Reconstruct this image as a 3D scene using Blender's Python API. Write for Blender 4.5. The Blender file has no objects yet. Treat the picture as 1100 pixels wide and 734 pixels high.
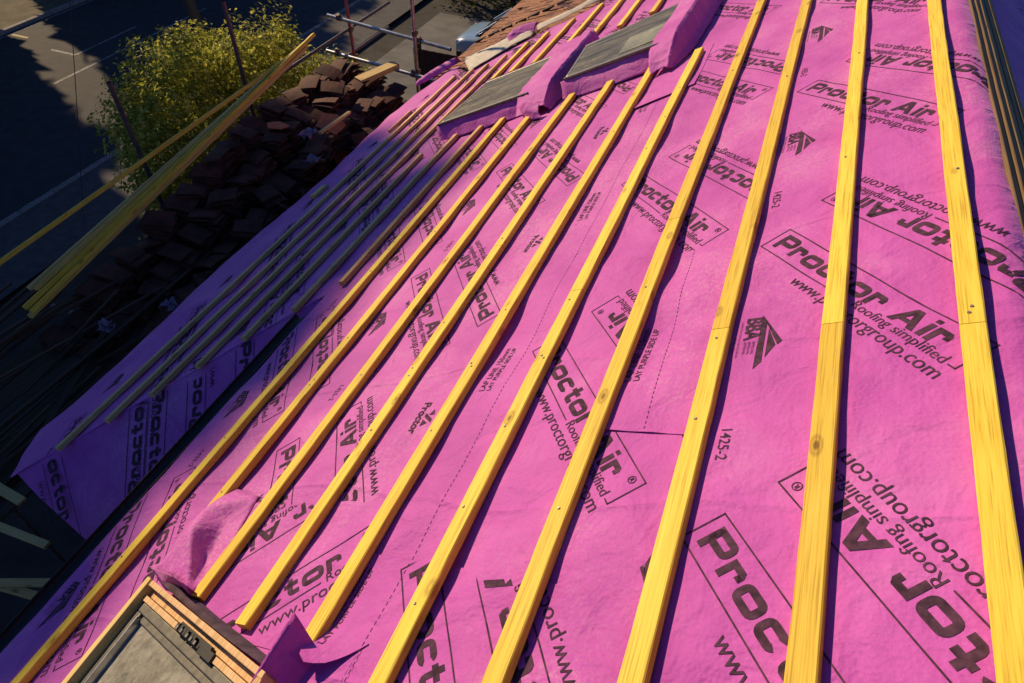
import bpy, bmesh, math, random
from mathutils import Vector, Matrix, noise
random.seed(7)
R = math.radians
scene = bpy.context.scene
COL = scene.collection

# ------------------------------------------------------------------ roof frame
K = 1.3                                    # metres per survey unit
TH = R(29.7945)
CT, ST = math.cos(TH), math.sin(TH)
SV = Vector((CT, 0, ST)); AV = Vector((0, 1, 0)); NV = Vector((-ST, 0, CT))
GZ = -6.3                                  # street level
def W(a, s, h=0.0):
    return (SV * s + AV * a + NV * h) * K
RIDGE = 2.435
def O(a, d, h=0.0):                        # far side of the ridge
    return W(a, RIDGE, -0.03) + (Vector((CT, 0, -ST)) * d + Vector((ST, 0, CT)) * h) * K

# ------------------------------------------------------------------ materials
def newmat(name):
    m = bpy.data.materials.new(name); m.use_nodes = True
    nt = m.node_tree
    b = nt.nodes['Principled BSDF']
    return m, nt, b
def N(nt, typ, **kw):
    n = nt.nodes.new(typ)
    for k, v in kw.items(): setattr(n, k, v)
    return n
def ramp(nt, stops, interp='LINEAR'):
    r = N(nt, 'ShaderNodeValToRGB'); cr = r.color_ramp; cr.interpolation = interp
    while len(cr.elements) < len(stops): cr.elements.new(0.5)
    for e, (p, c) in zip(cr.elements, stops):
        e.position = p; e.color = (c[0], c[1], c[2], 1)
    return r
def coords(nt, kind='Object', scale=(1, 1, 1), rnd=False):
    tc = N(nt, 'ShaderNodeTexCoord'); mp = N(nt, 'ShaderNodeMapping')
    mp.inputs['Scale'].default_value = scale
    src = tc.outputs[kind]
    if rnd:
        oi = N(nt, 'ShaderNodeObjectInfo')
        mu = N(nt, 'ShaderNodeMath', operation='MULTIPLY'); mu.inputs[1].default_value = 37.0
        nt.links.new(oi.outputs['Random'], mu.inputs[0])
        ad = N(nt, 'ShaderNodeVectorMath', operation='ADD')
        nt.links.new(src, ad.inputs[0]); nt.links.new(mu.outputs[0], ad.inputs[1])
        src = ad.outputs[0]
    nt.links.new(src, mp.inputs['Vector'])
    return mp.outputs['Vector']
def noisetex(nt, vec, scale, detail=3, rough=.55, dist=0):
    n = N(nt, 'ShaderNodeTexNoise')
    n.inputs['Scale'].default_value = scale; n.inputs['Detail'].default_value = detail
    n.inputs['Roughness'].default_value = rough; n.inputs['Distortion'].default_value = dist
    nt.links.new(vec, n.inputs['Vector']); return n
def bump(nt, b, h, strength, dist, prev=None):
    bp = N(nt, 'ShaderNodeBump'); bp.inputs['Strength'].default_value = strength
    bp.inputs['Distance'].default_value = dist
    nt.links.new(h, bp.inputs['Height'])
    if prev: nt.links.new(prev.outputs[0], bp.inputs['Normal'])
    nt.links.new(bp.outputs[0], b.inputs['Normal']); return bp
def mixc(nt, fac, c1, c2, blend='MIX'):
    m = N(nt, 'ShaderNodeMix', data_type='RGBA', blend_type=blend)
    for inp, v in ((0, fac), (6, c1), (7, c2)):
        if isinstance(v, (int, float)): m.inputs[inp].default_value = v
        elif isinstance(v, tuple): m.inputs[inp].default_value = (v[0], v[1], v[2], 1)
        else: nt.links.new(v, m.inputs[inp])
    return m.outputs[2]

def simple(name, c1, c2, scale=8, rough=.8, bmp=.3, bd=.01, detail=5, metallic=0, lo=.35, hi=.65, stretch=(1, 1, 1), kind='Object', rnd=False):
    m, nt, b = newmat(name)
    v = coords(nt, kind, stretch, rnd)
    n = noisetex(nt, v, scale, detail, .6)
    r = ramp(nt, [(lo, c1), (hi, c2)])
    nt.links.new(n.outputs[0], r.inputs[0]); nt.links.new(r.outputs[0], b.inputs['Base Color'])
    b.inputs['Roughness'].default_value = rough; b.inputs['Metallic'].default_value = metallic
    if bmp: bump(nt, b, n.outputs[0], bmp, bd)
    return m

def membrane_mat(name, base, dark):
    m, nt, b = newmat(name)
    v = coords(nt, 'Object')
    n1 = noisetex(nt, v, 2.2, 5, .6); n2 = noisetex(nt, v, 140, 2, .6); n3 = noisetex(nt, v, 26, 4, .7)
    r1 = ramp(nt, [(.30, dark), (.56, base), (.74, (min(1, base[0] * 1.07), base[1] * 1.55, min(1, base[2] * 1.08)))])
    nt.links.new(n1.outputs[0], r1.inputs[0])
    # fibre mottling
    r2 = ramp(nt, [(.3, (.90, .90, .90)), (.7, (1, 1, 1))]); nt.links.new(n2.outputs[0], r2.inputs[0])
    c = mixc(nt, 1.0, r1.outputs[0], r2.outputs[0], 'MULTIPLY')
    # pale dust in patches
    n4 = noisetex(nt, v, 1.1, 3, .6); n5 = noisetex(nt, v, 60, 5, .8)
    mu = N(nt, 'ShaderNodeMath', operation='MULTIPLY')
    ra = ramp(nt, [(.47, (0, 0, 0)), (.64, (1, 1, 1))]); rb = ramp(nt, [(.47, (0, 0, 0)), (.70, (1, 1, 1))])
    nt.links.new(n4.outputs[0], ra.inputs[0]); nt.links.new(n5.outputs[0], rb.inputs[0])
    nt.links.new(ra.outputs[0], mu.inputs[0]); nt.links.new(rb.outputs[0], mu.inputs[1])
    mu2 = N(nt, 'ShaderNodeMath', operation='MULTIPLY'); mu2.inputs[1].default_value = .75
    nt.links.new(mu.outputs[0], mu2.inputs[0])
    c = mixc(nt, mu2.outputs[0], c, (.72, .40, .52))
    nsc = noisetex(nt, coords(nt, 'Object', (1.6, .9, 1)), 2.6, 6, .72, 1.4)
    rs = ramp(nt, [(.60, (1, 1, 1)), (.70, (.80, .74, .76)), (.78, (.66, .60, .62))]); nt.links.new(nsc.outputs[0], rs.inputs[0])
    c = mixc(nt, .7, c, mixc(nt, 1.0, c, rs.outputs[0], 'MULTIPLY'))
    nt.links.new(c, b.inputs['Base Color'])
    b.inputs['Roughness'].default_value = .66; b.inputs['Sheen Weight'].default_value = .22; b.inputs['Sheen Roughness'].default_value = .45; b.inputs['Sheen Tint'].default_value = (1, .75, .9, 1)
    b.inputs['Specular IOR Level'].default_value = .25
    # point-bonded embossing + soft wrinkles
    vo = N(nt, 'ShaderNodeTexVoronoi'); vo.inputs['Scale'].default_value = 75; vo.inputs['Randomness'].default_value = .7
    nt.links.new(v, vo.inputs['Vector'])
    b1 = bump(nt, b, n3.outputs[0], .45, .006)
    b2 = bump(nt, b, n2.outputs[0], .35, .002, b1)
    b3 = bump(nt, b, vo.outputs['Distance'], .32, .003, b2)
    n6 = noisetex(nt, v, 7, 3, .5, .6)
    b4 = bump(nt, b, n6.outputs[0], .6, .03, b3)
    sx = N(nt, 'ShaderNodeSeparateXYZ'); nw = noisetex(nt, v, .9, 2, .5)
    va = N(nt, 'ShaderNodeVectorMath', operation='MULTIPLY_ADD'); va.inputs[1].default_value = (.35, .35, .35)
    nt.links.new(nw.outputs['Color'], va.inputs[0]); nt.links.new(v, va.inputs[2]); nt.links.new(va.outputs[0], sx.inputs[0])
    pp = N(nt, 'ShaderNodeMath', operation='PINGPONG'); pp.inputs[1].default_value = .31; nt.links.new(sx.outputs[1], pp.inputs[0])
    rc = ramp(nt, [(0, (1, 1, 1)), (.018, (0, 0, 0))]); nt.links.new(pp.outputs[0], rc.inputs[0])
    bump(nt, b, rc.outputs[0], .6, .006, b4)
    # light soaking through the thin felt
    tr = N(nt, 'ShaderNodeBsdfTranslucent'); tr.inputs['Color'].default_value = (base[0], base[1] * .6, base[2] * .8, 1)
    mx = N(nt, 'ShaderNodeMixShader'); mx.inputs[0].default_value = .12
    out = nt.nodes['Material Output']
    nt.links.new(b.outputs[0], mx.inputs[1]); nt.links.new(tr.outputs[0], mx.inputs[2])
    nt.links.new(mx.outputs[0], out.inputs['Surface'])
    return m

def wood_mat(name, c1, c2, c3, rough=.6, rings=True, stretch=(26, 1.1, 26)):
    """long grain along local Y"""
    m, nt, b = newmat(name)
    v = coords(nt, 'Object', stretch, True)
    n = noisetex(nt, v, 1.6, 6, .62, .8)
    r = ramp(nt, [(.25, c1), (.5, c2), (.75, c3)])
    nt.links.new(n.outputs[0], r.inputs[0]); col = r.outputs[0]
    v2 = coords(nt, 'Object', (110, 2.2, 110), True)
    n2 = noisetex(nt, v2, 2.0, 3, .6)
    r2 = ramp(nt, [(.34, (.55, .44, .28)), (.44, (.86, .8, .66)), (.56, (1, 1, 1))]); nt.links.new(n2.outputs[0], r2.inputs[0])
    col = mixc(nt, .75, col, mixc(nt, 1.0, col, r2.outputs[0], 'MULTIPLY'))
    if rings:
        v3 = coords(nt, 'Object', (9, 4.2, 9), True)
        vo = N(nt, 'ShaderNodeTexVoronoi'); vo.inputs['Scale'].default_value = 1.0
        nt.links.new(v3, vo.inputs['Vector'])
        rk = ramp(nt, [(.04, (.30, .22, .12)), (.09, (.85, .8, .7)), (.12, (.62, .55, .45)), (.18, (1, 1, 1))])
        nt.links.new(vo.outputs['Distance'], rk.inputs[0])
        col = mixc(nt, 1.0, col, rk.outputs[0], 'MULTIPLY')
    oi = N(nt, 'ShaderNodeObjectInfo')
    ro = ramp(nt, [(0, (.80, .70, .62)), (.5, (.94, .9, .86)), (1, (1.0, 1.0, 1.0))]); nt.links.new(oi.outputs['Random'], ro.inputs[0])
    col = mixc(nt, 1.0, col, ro.outputs[0], 'MULTIPLY')
    nt.links.new(col, b.inputs['Base Color'])
    b.inputs['Roughness'].default_value = rough; b.inputs['Specular IOR Level'].default_value = .3
    bump(nt, b, n2.outputs[0], .35, .002)
    return m

def leaf_mat(name, c1, c2, c3):
    m, nt, b = newmat(name)
    g = N(nt, 'ShaderNodeNewGeometry')
    r = ramp(nt, [(0, c1), (.55, c2), (1, c3)])
    nt.links.new(g.outputs['Random Per Island'], r.inputs[0])
    nt.links.new(r.outputs[0], b.inputs['Base Color'])
    b.inputs['Roughness'].default_value = .6; b.inputs['Specular IOR Level'].default_value = .2
    tr = N(nt, 'ShaderNodeBsdfTranslucent'); nt.links.new(r.outputs[0], tr.inputs['Color'])
    mx = N(nt, 'ShaderNodeMixShader'); mx.inputs[0].default_value = .55
    out = nt.nodes['Material Output']
    nt.links.new(b.outputs[0], mx.inputs[1]); nt.links.new(tr.outputs[0], mx.inputs[2])
    nt.links.new(mx.outputs[0], out.inputs['Surface'])
    return m

M = {}
M['pink'] = membrane_mat('pink_membrane', (.67, .130, .575), (.53, .085, .47))
M['ink'] = simple('print_ink', (.040, .020, .034), (.15, .065, .12), 34, .8, 0, lo=.36, hi=.82)
M['ink'].node_tree.nodes['Principled BSDF'].inputs['Specular IOR Level'].default_value = .12
M['yellow'] = wood_mat('yellow_treated_pine', (.76, .55, .05), (.88, .69, .075), (.92, .77, .12))
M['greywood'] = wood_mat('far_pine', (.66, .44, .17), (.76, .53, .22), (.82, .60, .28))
M['bundle'] = wood_mat('pale_yellow_pine', (.70, .52, .12), (.80, .64, .18), (.86, .72, .24))
M['olivewood'] = wood_mat('olive_stained_pine', (.15, .10, .045), (.21, .145, .065), (.27, .19, .09))  # pine darkened so the shade behind the ridge sits in its colour
M['pale'] = wood_mat('pale_pine', (.62, .44, .14), (.72, .53, .20), (.78, .60, .26))
M['frame_pine'] = wood_mat('varnished_pine', (.58, .36, .16), (.72, .49, .26), (.80, .58, .34), .5)
M['oldwood'] = wood_mat('weathered_lath', (.06, .038, .026), (.10, .065, .045), (.16, .105, .08), .85)
M['board'] = wood_mat('scaffold_board_wood', (.06, .05, .04), (.10, .08, .06), (.14, .11, .085), .85)
M['steel'] = simple('galvanised_steel', (.30, .31, .33), (.46, .47, .48), 20, .38, .1, .002, metallic=.85)
M['redsteel'] = simple('red_painted_steel', (.36, .035, .05), (.30, .17, .18), 14, .5, .1, .002, metallic=.3, stretch=(3, 3, .6))
M['darksteel'] = simple('dull_steel', (.09, .075, .08), (.16, .13, .13), 18, .5, .1, .002, metallic=.6)
M['nail'] = simple('nail_steel', (.16, .15, .14), (.30, .28, .26), 60, .5, 0, metallic=.5)
M['alu'] = simple('grey_aluminium', (.14, .135, .115), (.22, .21, .18), 25, .42, .1, .002, metallic=.55)
M['alu_light'] = simple('worn_aluminium_edge', (.42, .41, .38), (.6, .6, .57), 40, .3, 0, metallic=.8)
M['darkalu'] = simple('dark_window_cladding', (.06, .057, .05), (.11, .105, .09), 25, .5, .1, .002)
M['black'] = simple('black_plastic', (.008, .008, .009), (.016, .016, .017), 20, .5, 0)
M['asphalt'] = simple('asphalt', (.022, .023, .026), (.042, .042, .045), 3.2, .9, .3, .01, 8)
M['pavement'] = simple('pavement_slabs', (.05, .05, .052), (.085, .083, .08), 5, .9, .2, .01, 8)
M['verge'] = simple('dry_verge', (.055, .05, .025), (.13, .105, .06), 2.5, .95, .6, .05, 8)
M['soil'] = simple('garden_ground', (.018, .017, .014), (.045, .042, .033), 1.6, .95, .6, .05, 8)
M['concrete'] = simple('concrete_drive', (.10, .098, .09), (.17, .163, .15), 1.5, .9, .2, .01, 8)
M['paint'] = simple('worn_road_paint', (.07, .07, .07), (.30, .30, .29), 9, .8, 0, detail=6)
M['yellowpaint'] = simple('worn_yellow_paint', (.34, .26, .1), (.5, .4, .18), 14, .8, 0)
M['kerb'] = simple('kerb_stone', (.16, .155, .145), (.26, .25, .235), 9, .9, .2, .01)
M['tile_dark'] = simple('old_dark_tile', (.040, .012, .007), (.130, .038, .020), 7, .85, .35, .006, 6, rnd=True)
M['tile_orange'] = simple('broken_orange_clay', (.40, .13, .05), (.52, .20, .085), 18, .85, .3, .004)
M['white_sheet'] = simple('white_felt', (.46, .43, .36), (.60, .56, .48), 18, .8, .4, .006)
M['darkfelt'] = simple('dark_felt', (.03, .016, .03), (.085, .05, .08), 16, .9, .5, .01)  # membrane shadow beside the skylight head, put into the colour
M['rag'] = simple('crumpled_offcut', (.16, .10, .16), (.30, .20, .28), 14, .8, .3, .01)
M['carpaint'] = simple('light_blue_car_paint', (.22, .34, .47), (.24, .36, .49), 3, .25, 0)
M['carpaint'].node_tree.nodes['Principled BSDF'].inputs['Coat Weight'].default_value = .6
M['carglass'] = simple('dark_car_glass', (.01, .012, .016), (.014, .016, .02), 2, .06, 0)
M['tyre'] = simple('tyre_rubber', (.012, .012, .012), (.022, .022, .022), 20, .8, 0)
M['lamp'] = simple('headlamp_lens', (.5, .52, .55), (.62, .64, .66), 20, .15, 0)
M['bark'] = simple('bark', (.045, .032, .02), (.10, .075, .05), 9, .9, .6, .03, 6, stretch=(1, 1, .25))
M['polewood'] = simple('old_pole_wood', (.10, .065, .03), (.19, .125, .06), 9, .85, .4, .01, 6, stretch=(1, 1, .12))
M['leaf_yellow'] = leaf_mat('yellow_green_leaf', (.14, .18, .02), (.40, .41, .05), (.66, .62, .15))
M['leaf_dark'] = leaf_mat('dark_green_leaf', (.022, .04, .010), (.055, .075, .018), (.12, .13, .03))
M['fence'] = simple('dark_fence_boards', (.025, .014, .012), (.06, .034, .028), 5, .9, .3, .01, stretch=(4, 4, .5))
M['dark_void'] = simple('dark_timber', (.02, .015, .012), (.04, .03, .025), 8, .9, .2)
M['glassdirt'] = None

def glass_mat(name, tint, stripe=0.0):
    """dusty roof-window pane"""
    m, nt, b = newmat(name)
    v = coords(nt, 'Object'); vs = coords(nt, 'Object', (.5, 9, 1))
    n = noisetex(nt, v, 38, 6, .75); n2 = noisetex(nt, v, 6, 4, .6); n3 = noisetex(nt, vs, 3.2, 5, .7, .3)
    r = ramp(nt, [(.3, tuple(c * .55 for c in tint)), (.62, tint), (.8, tuple(min(1, c * 1.6) for c in tint))])
    nt.links.new(n.outputs[0], r.inputs[0])
    r2 = ramp(nt, [(.35, (.62, .62, .6)), (.65, (1, 1, 1))]); nt.links.new(n2.outputs[0], r2.inputs[0])
    c = mixc(nt, 1.0, r.outputs[0], r2.outputs[0], 'MULTIPLY')
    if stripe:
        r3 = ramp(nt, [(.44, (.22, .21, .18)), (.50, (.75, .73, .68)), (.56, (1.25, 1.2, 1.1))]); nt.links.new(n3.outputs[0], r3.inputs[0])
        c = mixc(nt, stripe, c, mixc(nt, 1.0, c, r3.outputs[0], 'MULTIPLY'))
    nt.links.new(c, b.inputs['Base Color'])
    rr = ramp(nt, [(.3, (.25, .25, .25)), (.7, (.6, .6, .6))]); nt.links.new(n.outputs[0], rr.inputs[0])
    nt.links.new(rr.outputs[0], b.inputs['Roughness']); b.inputs['Specular IOR Level'].default_value = .25
    return m
M['pane_near'] = glass_mat('dusty_pane', (.36, .35, .29))
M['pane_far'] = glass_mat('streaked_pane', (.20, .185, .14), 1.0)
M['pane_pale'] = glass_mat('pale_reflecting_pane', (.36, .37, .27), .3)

def brick_mat(name, c1, c2, mortar, scale=4.4):
    m, nt, b = newmat(name)
    tc = N(nt, 'ShaderNodeTexCoord'); sx = N(nt, 'ShaderNodeSeparateXYZ'); nt.links.new(tc.outputs['Object'], sx.inputs[0])
    ad = N(nt, 'ShaderNodeMath', operation='ADD'); nt.links.new(sx.outputs[0], ad.inputs[0]); nt.links.new(sx.outputs[1], ad.inputs[1])
    cb = N(nt, 'ShaderNodeCombineXYZ'); nt.links.new(ad.outputs[0], cb.inputs[0]); nt.links.new(sx.outputs[2], cb.inputs[1])
    br = N(nt, 'ShaderNodeTexBrick'); br.inputs['Scale'].default_value = scale
    br.inputs['Color1'].default_value = (*c1, 1); br.inputs['Color2'].default_value = (*c2, 1); br.inputs['Mortar'].default_value = (*mortar, 1)
    nt.links.new(cb.outputs[0], br.inputs['Vector']); nt.links.new(br.outputs[0], b.inputs['Base Color'])
    b.inputs['Roughness'].default_value = .9; bump(nt, b, br.outputs['Fac'], -.4, .01)
    return m
M['brick'] = brick_mat('red_brick', (.24, .085, .05), (.31, .12, .07), (.3, .28, .24))
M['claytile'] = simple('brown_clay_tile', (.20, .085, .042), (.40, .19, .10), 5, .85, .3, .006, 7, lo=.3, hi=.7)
_nt = M['claytile'].node_tree; _b = _nt.nodes['Principled BSDF']; _g = N(_nt, 'ShaderNodeNewGeometry')
_r = ramp(_nt, [(0, (.42, .36, .34)), (.35, (.85, .8, .76)), (1, (1.1, 1.05, 1.0))]); _nt.links.new(_g.outputs['Random Per Island'], _r.inputs[0])
_src = _b.inputs['Base Color'].links[0].from_socket
_nt.links.new(mixc(_nt, 1.0, _src, _r.outputs[0], 'MULTIPLY'), _b.inputs['Base Color'])
M['lead'] = simple('dark_tile_gap', (.02, .012, .010), (.04, .026, .02), 6, .8, .2)

# ------------------------------------------------------------------ mesh helpers
class MB:
    def __init__(s): s.v = []; s.f = []; s.mi = []; s.sm = []
    def add(s, verts, faces, mi=0, smooth=False):
        o = len(s.v); s.v += [Vector(p) for p in verts]
        for f in faces: s.f.append([o + i for i in f]); s.mi.append(mi); s.sm.append(smooth)
    def box(s, c, ex, ey, ez, mi=0):
        c, ex, ey, ez = map(Vector, (c, ex, ey, ez))
        vs = [c + ex * x + ey * y + ez * z for x in (-.5, .5) for y in (-.5, .5) for z in (-.5, .5)]
        fs = [(0, 1, 3, 2), (4, 6, 7, 5), (0, 4, 5, 1), (2, 3, 7, 6), (0, 2, 6, 4), (1, 5, 7, 3)]
        if ex.cross(ey).dot(ez) < 0: fs = [f[::-1] for f in fs]
        s.add(vs, fs, mi)
    def tube(s, p0, p1, r0, r1=None, n=12, mi=0, cap=True):
        p0, p1 = Vector(p0), Vector(p1); r1 = r0 if r1 is None else r1
        d = (p1 - p0).normalized(); a = d.orthogonal().normalized(); b = d.cross(a)
        vs = []
        for p, r in ((p0, r0), (p1, r1)):
            for i in range(n):
                t = 2 * math.pi * i / n; vs.append(p + a * (r * math.cos(t)) + b * (r * math.sin(t)))
        s.add(vs, [(i, (i + 1) % n, n + (i + 1) % n, n + i) for i in range(n)], mi, True)
        if cap:
            s.add([v for v in vs[:n]], [tuple(range(n))[::-1]], mi); s.add([v for v in vs[n:]], [tuple(range(n))], mi)
    def path(s, pts, r, n=8, mi=0):
        for p, q in zip(pts, pts[1:]): s.tube(p, q, r, r, n, mi)
    def grid(s, fn, nu, nv, mi=0, smooth=True, flip=False):
        vs = [fn(i / nu, j / nv) for j in range(nv + 1) for i in range(nu + 1)]
        w = nu + 1
        fs = [(j * w + i, j * w + i + 1, (j + 1) * w + i + 1, (j + 1) * w + i) for j in range(nv) for i in range(nu)]
        if flip: fs = [f[::-1] for f in fs]
        s.add(vs, fs, mi, smooth)
    def build(s, name, mats, parent=None, mtx=None, bevel=0):
        me = bpy.data.meshes.new(name)
        if mtx is not None:
            inv = mtx.inverted(); vs = [inv @ v for v in s.v]
        else: vs = s.v
        me.from_pydata([tuple(v) for v in vs], [], s.f)
        if not isinstance(mats, (list, tuple)): mats = [mats]
        for m in mats: me.materials.append(m)
        me.polygons.foreach_set('material_index', s.mi); me.polygons.foreach_set('use_smooth', s.sm)
        me.update()
        ob = bpy.data.objects.new(name, me); COL.objects.link(ob)
        if parent is not None:
            ob.parent = parent
            bpy.context.view_layer.update()
            ob.matrix_parent_inverse = parent.matrix_world.inverted()
        if mtx is not None: ob.matrix_world = mtx
        if bevel:
            bv = ob.modifiers.new('edges', 'BEVEL'); bv.width = bevel; bv.segments = 2; bv.limit_method = 'ANGLE'
        return ob
def tag(o, label=None, cat=None, group=None, kind=None):
    if label: o['label'] = label
    if cat: o['category'] = cat
    if group: o['group'] = group
    if kind: o['kind'] = kind
    return o
def empty(name, loc, label, cat, group=None):
    o = bpy.data.objects.new(name, None); COL.objects.link(o); o.location = loc; o.empty_display_size = .1
    bpy.context.view_layer.update()
    return tag(o, label, cat, group)
def frame(origin, ex, ey, ez):
    m = Matrix.Identity(4)
    for i, e in enumerate((ex, ey, ez)):
        e = Vector(e).normalized()
        for k in range(3): m[k][i] = e[k]
    m.translation = Vector(origin); return m
def axes_for(d, up=(0, 0, 1)):
    y = Vector(d).normalized(); x = y.cross(Vector(up)).normalized(); z = x.cross(y); return x, y, z

# ------------------------------------------------------------------ membrane surface
def wr(a, s):
    """height of the draped felt above/below the rafters plane (survey units)"""
    sag = .5 - .5 * math.cos(2 * math.pi * (a - .28) / .46)
    h = -.0060 * sag * (.6 + .4 * math.sin(s * 5 + a))
    h += .0022 * math.sin(a * 9.1 + s * 4.3 + 1.2 * math.sin(s * 3.1)) + .0016 * math.sin(a * 15.7 - s * 11.2 + 2)
    h += .004 * (noise.noise(Vector((a * 3.1, s * 3.7, 3.3)))) + .0022 * noise.noise(Vector((a * 8.5, s * 9.5, 9.1)))
    for (ca, cs, wa, ws, amp) in ((1.72, 1.60, .16, .075, -.020), (1.42, 1.64, .10, .05, -.012), (1.0, .95, .14, .06, -.010),
                                  (2.2, .9, .2, .07, -.010), (1.55, 1.08, .12, .06, -.012), (.62, 1.33, .14, .05, -.008),
                                  (2.7, 1.42, .2, .06, -.010), (3.2, .4, .12, .09, .012), (3.3, .75, .12, .08, .010)):
        q = ((a - ca) / wa) ** 2 + ((s - cs) / ws) ** 2
        if q < 9: h += amp * math.exp(-q)
    if s > 2.405:                                   # roll over the ridge
        h -= (s - 2.405) ** 2 * 14.0
    if s < -1.62:                                  # slack eaves overhang
        h += .012 * math.sin((s + 1.62) * 9) * math.sin(a * 2.7) - (s + 1.62) ** 2 * .10
    return min(h, .0005)
H0 = -.0275
def MW(a, s, off=0.0): return W(a, s, H0 + wr(a, s) + off)

# ---------------- lettering ---------------------------------------------------
def text_mesh(txt, bold=0.0):
    cu = bpy.data.curves.new('t', 'FONT'); cu.body = txt; cu.size = 1; cu.resolution_u = 3; cu.offset = bold
    ob = bpy.data.objects.new('t', cu); COL.objects.link(ob)
    bpy.context.view_layer.update()
    dg = bpy.context.evaluated_depsgraph_get()
    me = bpy.data.meshes.new_from_object(ob.evaluated_get(dg))
    bm = bmesh.new(); bm.from_mesh(me); bmesh.ops.triangulate(bm, faces=bm.faces[:])
    v = [(p.co.x, p.co.y) for p in bm.verts]; f = [[q.index for q in t.verts] for t in bm.faces]
    bm.free(); bpy.data.objects.remove(ob); bpy.data.curves.remove(cu); bpy.data.meshes.remove(me)
    x0 = min(p[0] for p in v); x1 = max(p[0] for p in v)
    y0 = 0
    return [(p[0] - x0, p[1] - y0) for p in v], f, x1 - x0
_tc = {}
def txt(t, bold=0.0):
    if (t, bold) not in _tc: _tc[(t, bold)] = text_mesh(t, bold)
    return _tc[(t, bold)]

def rect(x0, y0, x1, y1): return [(x0, y0), (x1, y0), (x1, y1), (x0, y1)]
def rr_ring(x0, y0, x1, y1, t, r, seg=4):
    """rounded-rectangle ring as quads"""
    def loop(x0, y0, x1, y1, r):
        P = []
        for cx, cy, a0 in ((x1 - r, y1 - r, 0), (x0 + r, y1 - r, 90), (x0 + r, y0 + r, 180), (x1 - r, y0 + r, 270)):
            for k in range(seg + 1):
                q = R(a0 + 90 * k / seg); P.append((cx + r * math.cos(q), cy + r * math.sin(q)))
        return P
    a = loop(x0, y0, x1, y1, r); b = loop(x0 + t, y0 + t, x1 - t, y1 - t, max(r - t, .001))
    n = len(a)
    return [[a[i], a[(i + 1) % n], b[(i + 1) % n], b[i]] for i in range(n)]
def glyphs():
    """wide square-cornered capitals/lower case: list of polygons per glyph, x-height .044, stroke .0155"""
    t = .0150; xh = .045; ch = .060; G = {}
    G['P'] = [rect(0, 0, t * 1.05, ch)] + [q for q in rr_ring(0, .018, .066, ch, t, .017)]
    G['r'] = [rect(0, 0, t, xh), rect(t, xh - t * .95, .030, xh), [(.030, xh - t * .95), (.043, xh - t * 1.5), (.044, xh - .010), (.036, xh), (.030, xh)],
              [(.030, xh - t * 1.55), (.044, xh - t * 1.55), (.0435, xh - t * .8), (.030, xh - t * .9)]]
    G['o'] = rr_ring(0, 0, .064, xh, t, .017)
    ring = rr_ring(0, 0, .056, xh, t, .017)
    G['c'] = [q for q in ring if not (max(p[0] for p in q) > .045 and .013 < sum(p[1] for p in q) / 4 < .032)]
    G['t'] = [rect(.010, .014, .010 + t, ch - .002), rect(0, xh - t * .95, .040, xh),
              [(.010, .014), (.010 + t, .014), (.010 + t + .003, t), (.019, .0015), (.013, .006)], [(.010 + t + .003, t), (.0435, t), (.0435, 0), (.022, 0), (.019, .0015)]]
    G['A'] = [[(0, 0), (.018, 0), (.049, ch), (.029, ch)], [(.029, ch), (.049, ch), (.080, 0), (.061, 0)], rect(.021, .012, .062, .024)]
    G['i'] = [rect(0, 0, t, xh - .001), rect(0, xh + .005, t, ch + .001)]
    return G
GL = glyphs()
ADV = {'P': .074, 'r': .052, 'o': .072, 'c': .064, 't': .052, 'A': .088, 'i': .023}
def word_polys(word, x, y):
    out = []
    for c in word:
        if c == ' ': x += .034; continue
        out += [[(px + x, py + y) for px, py in pl] for pl in GL[c]]; x += ADV[c]
    return out, x
LW = .0034
def unit_polys(full=True):
    L, H = .725, .098
    P = [rect(0, H - LW, L, H), rect(0, 0, LW, H), rect(L - LW, 0, L, H), rect(0, 0, .395, LW), rect(.705, 0, L, LW)]
    w, x = word_polys('Proctor Air', .027, .0215); P += w
    # small registered sign
    for k in range(14):
        q0, q1 = 2 * math.pi * k / 14, 2 * math.pi * (k + 1) / 14; cx, cy, r0, r1 = .695, .074, .0105, .0082
        P.append([(cx + r0 * math.cos(q0), cy + r0 * math.sin(q0)), (cx + r0 * math.cos(q1), cy + r0 * math.sin(q1)), (cx + r1 * math.cos(q1), cy + r1 * math.sin(q1)), (cx + r1 * math.cos(q0), cy + r1 * math.sin(q0))])
    T = [('Roofing simplified', .41, -.005, .285, 0, .92), ('www.proctorgroup.com', .215, -.044, .505, 0.001, .95), ('R', .6912, .0695, .0085, 0.02, 1)]
    return P, T

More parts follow.
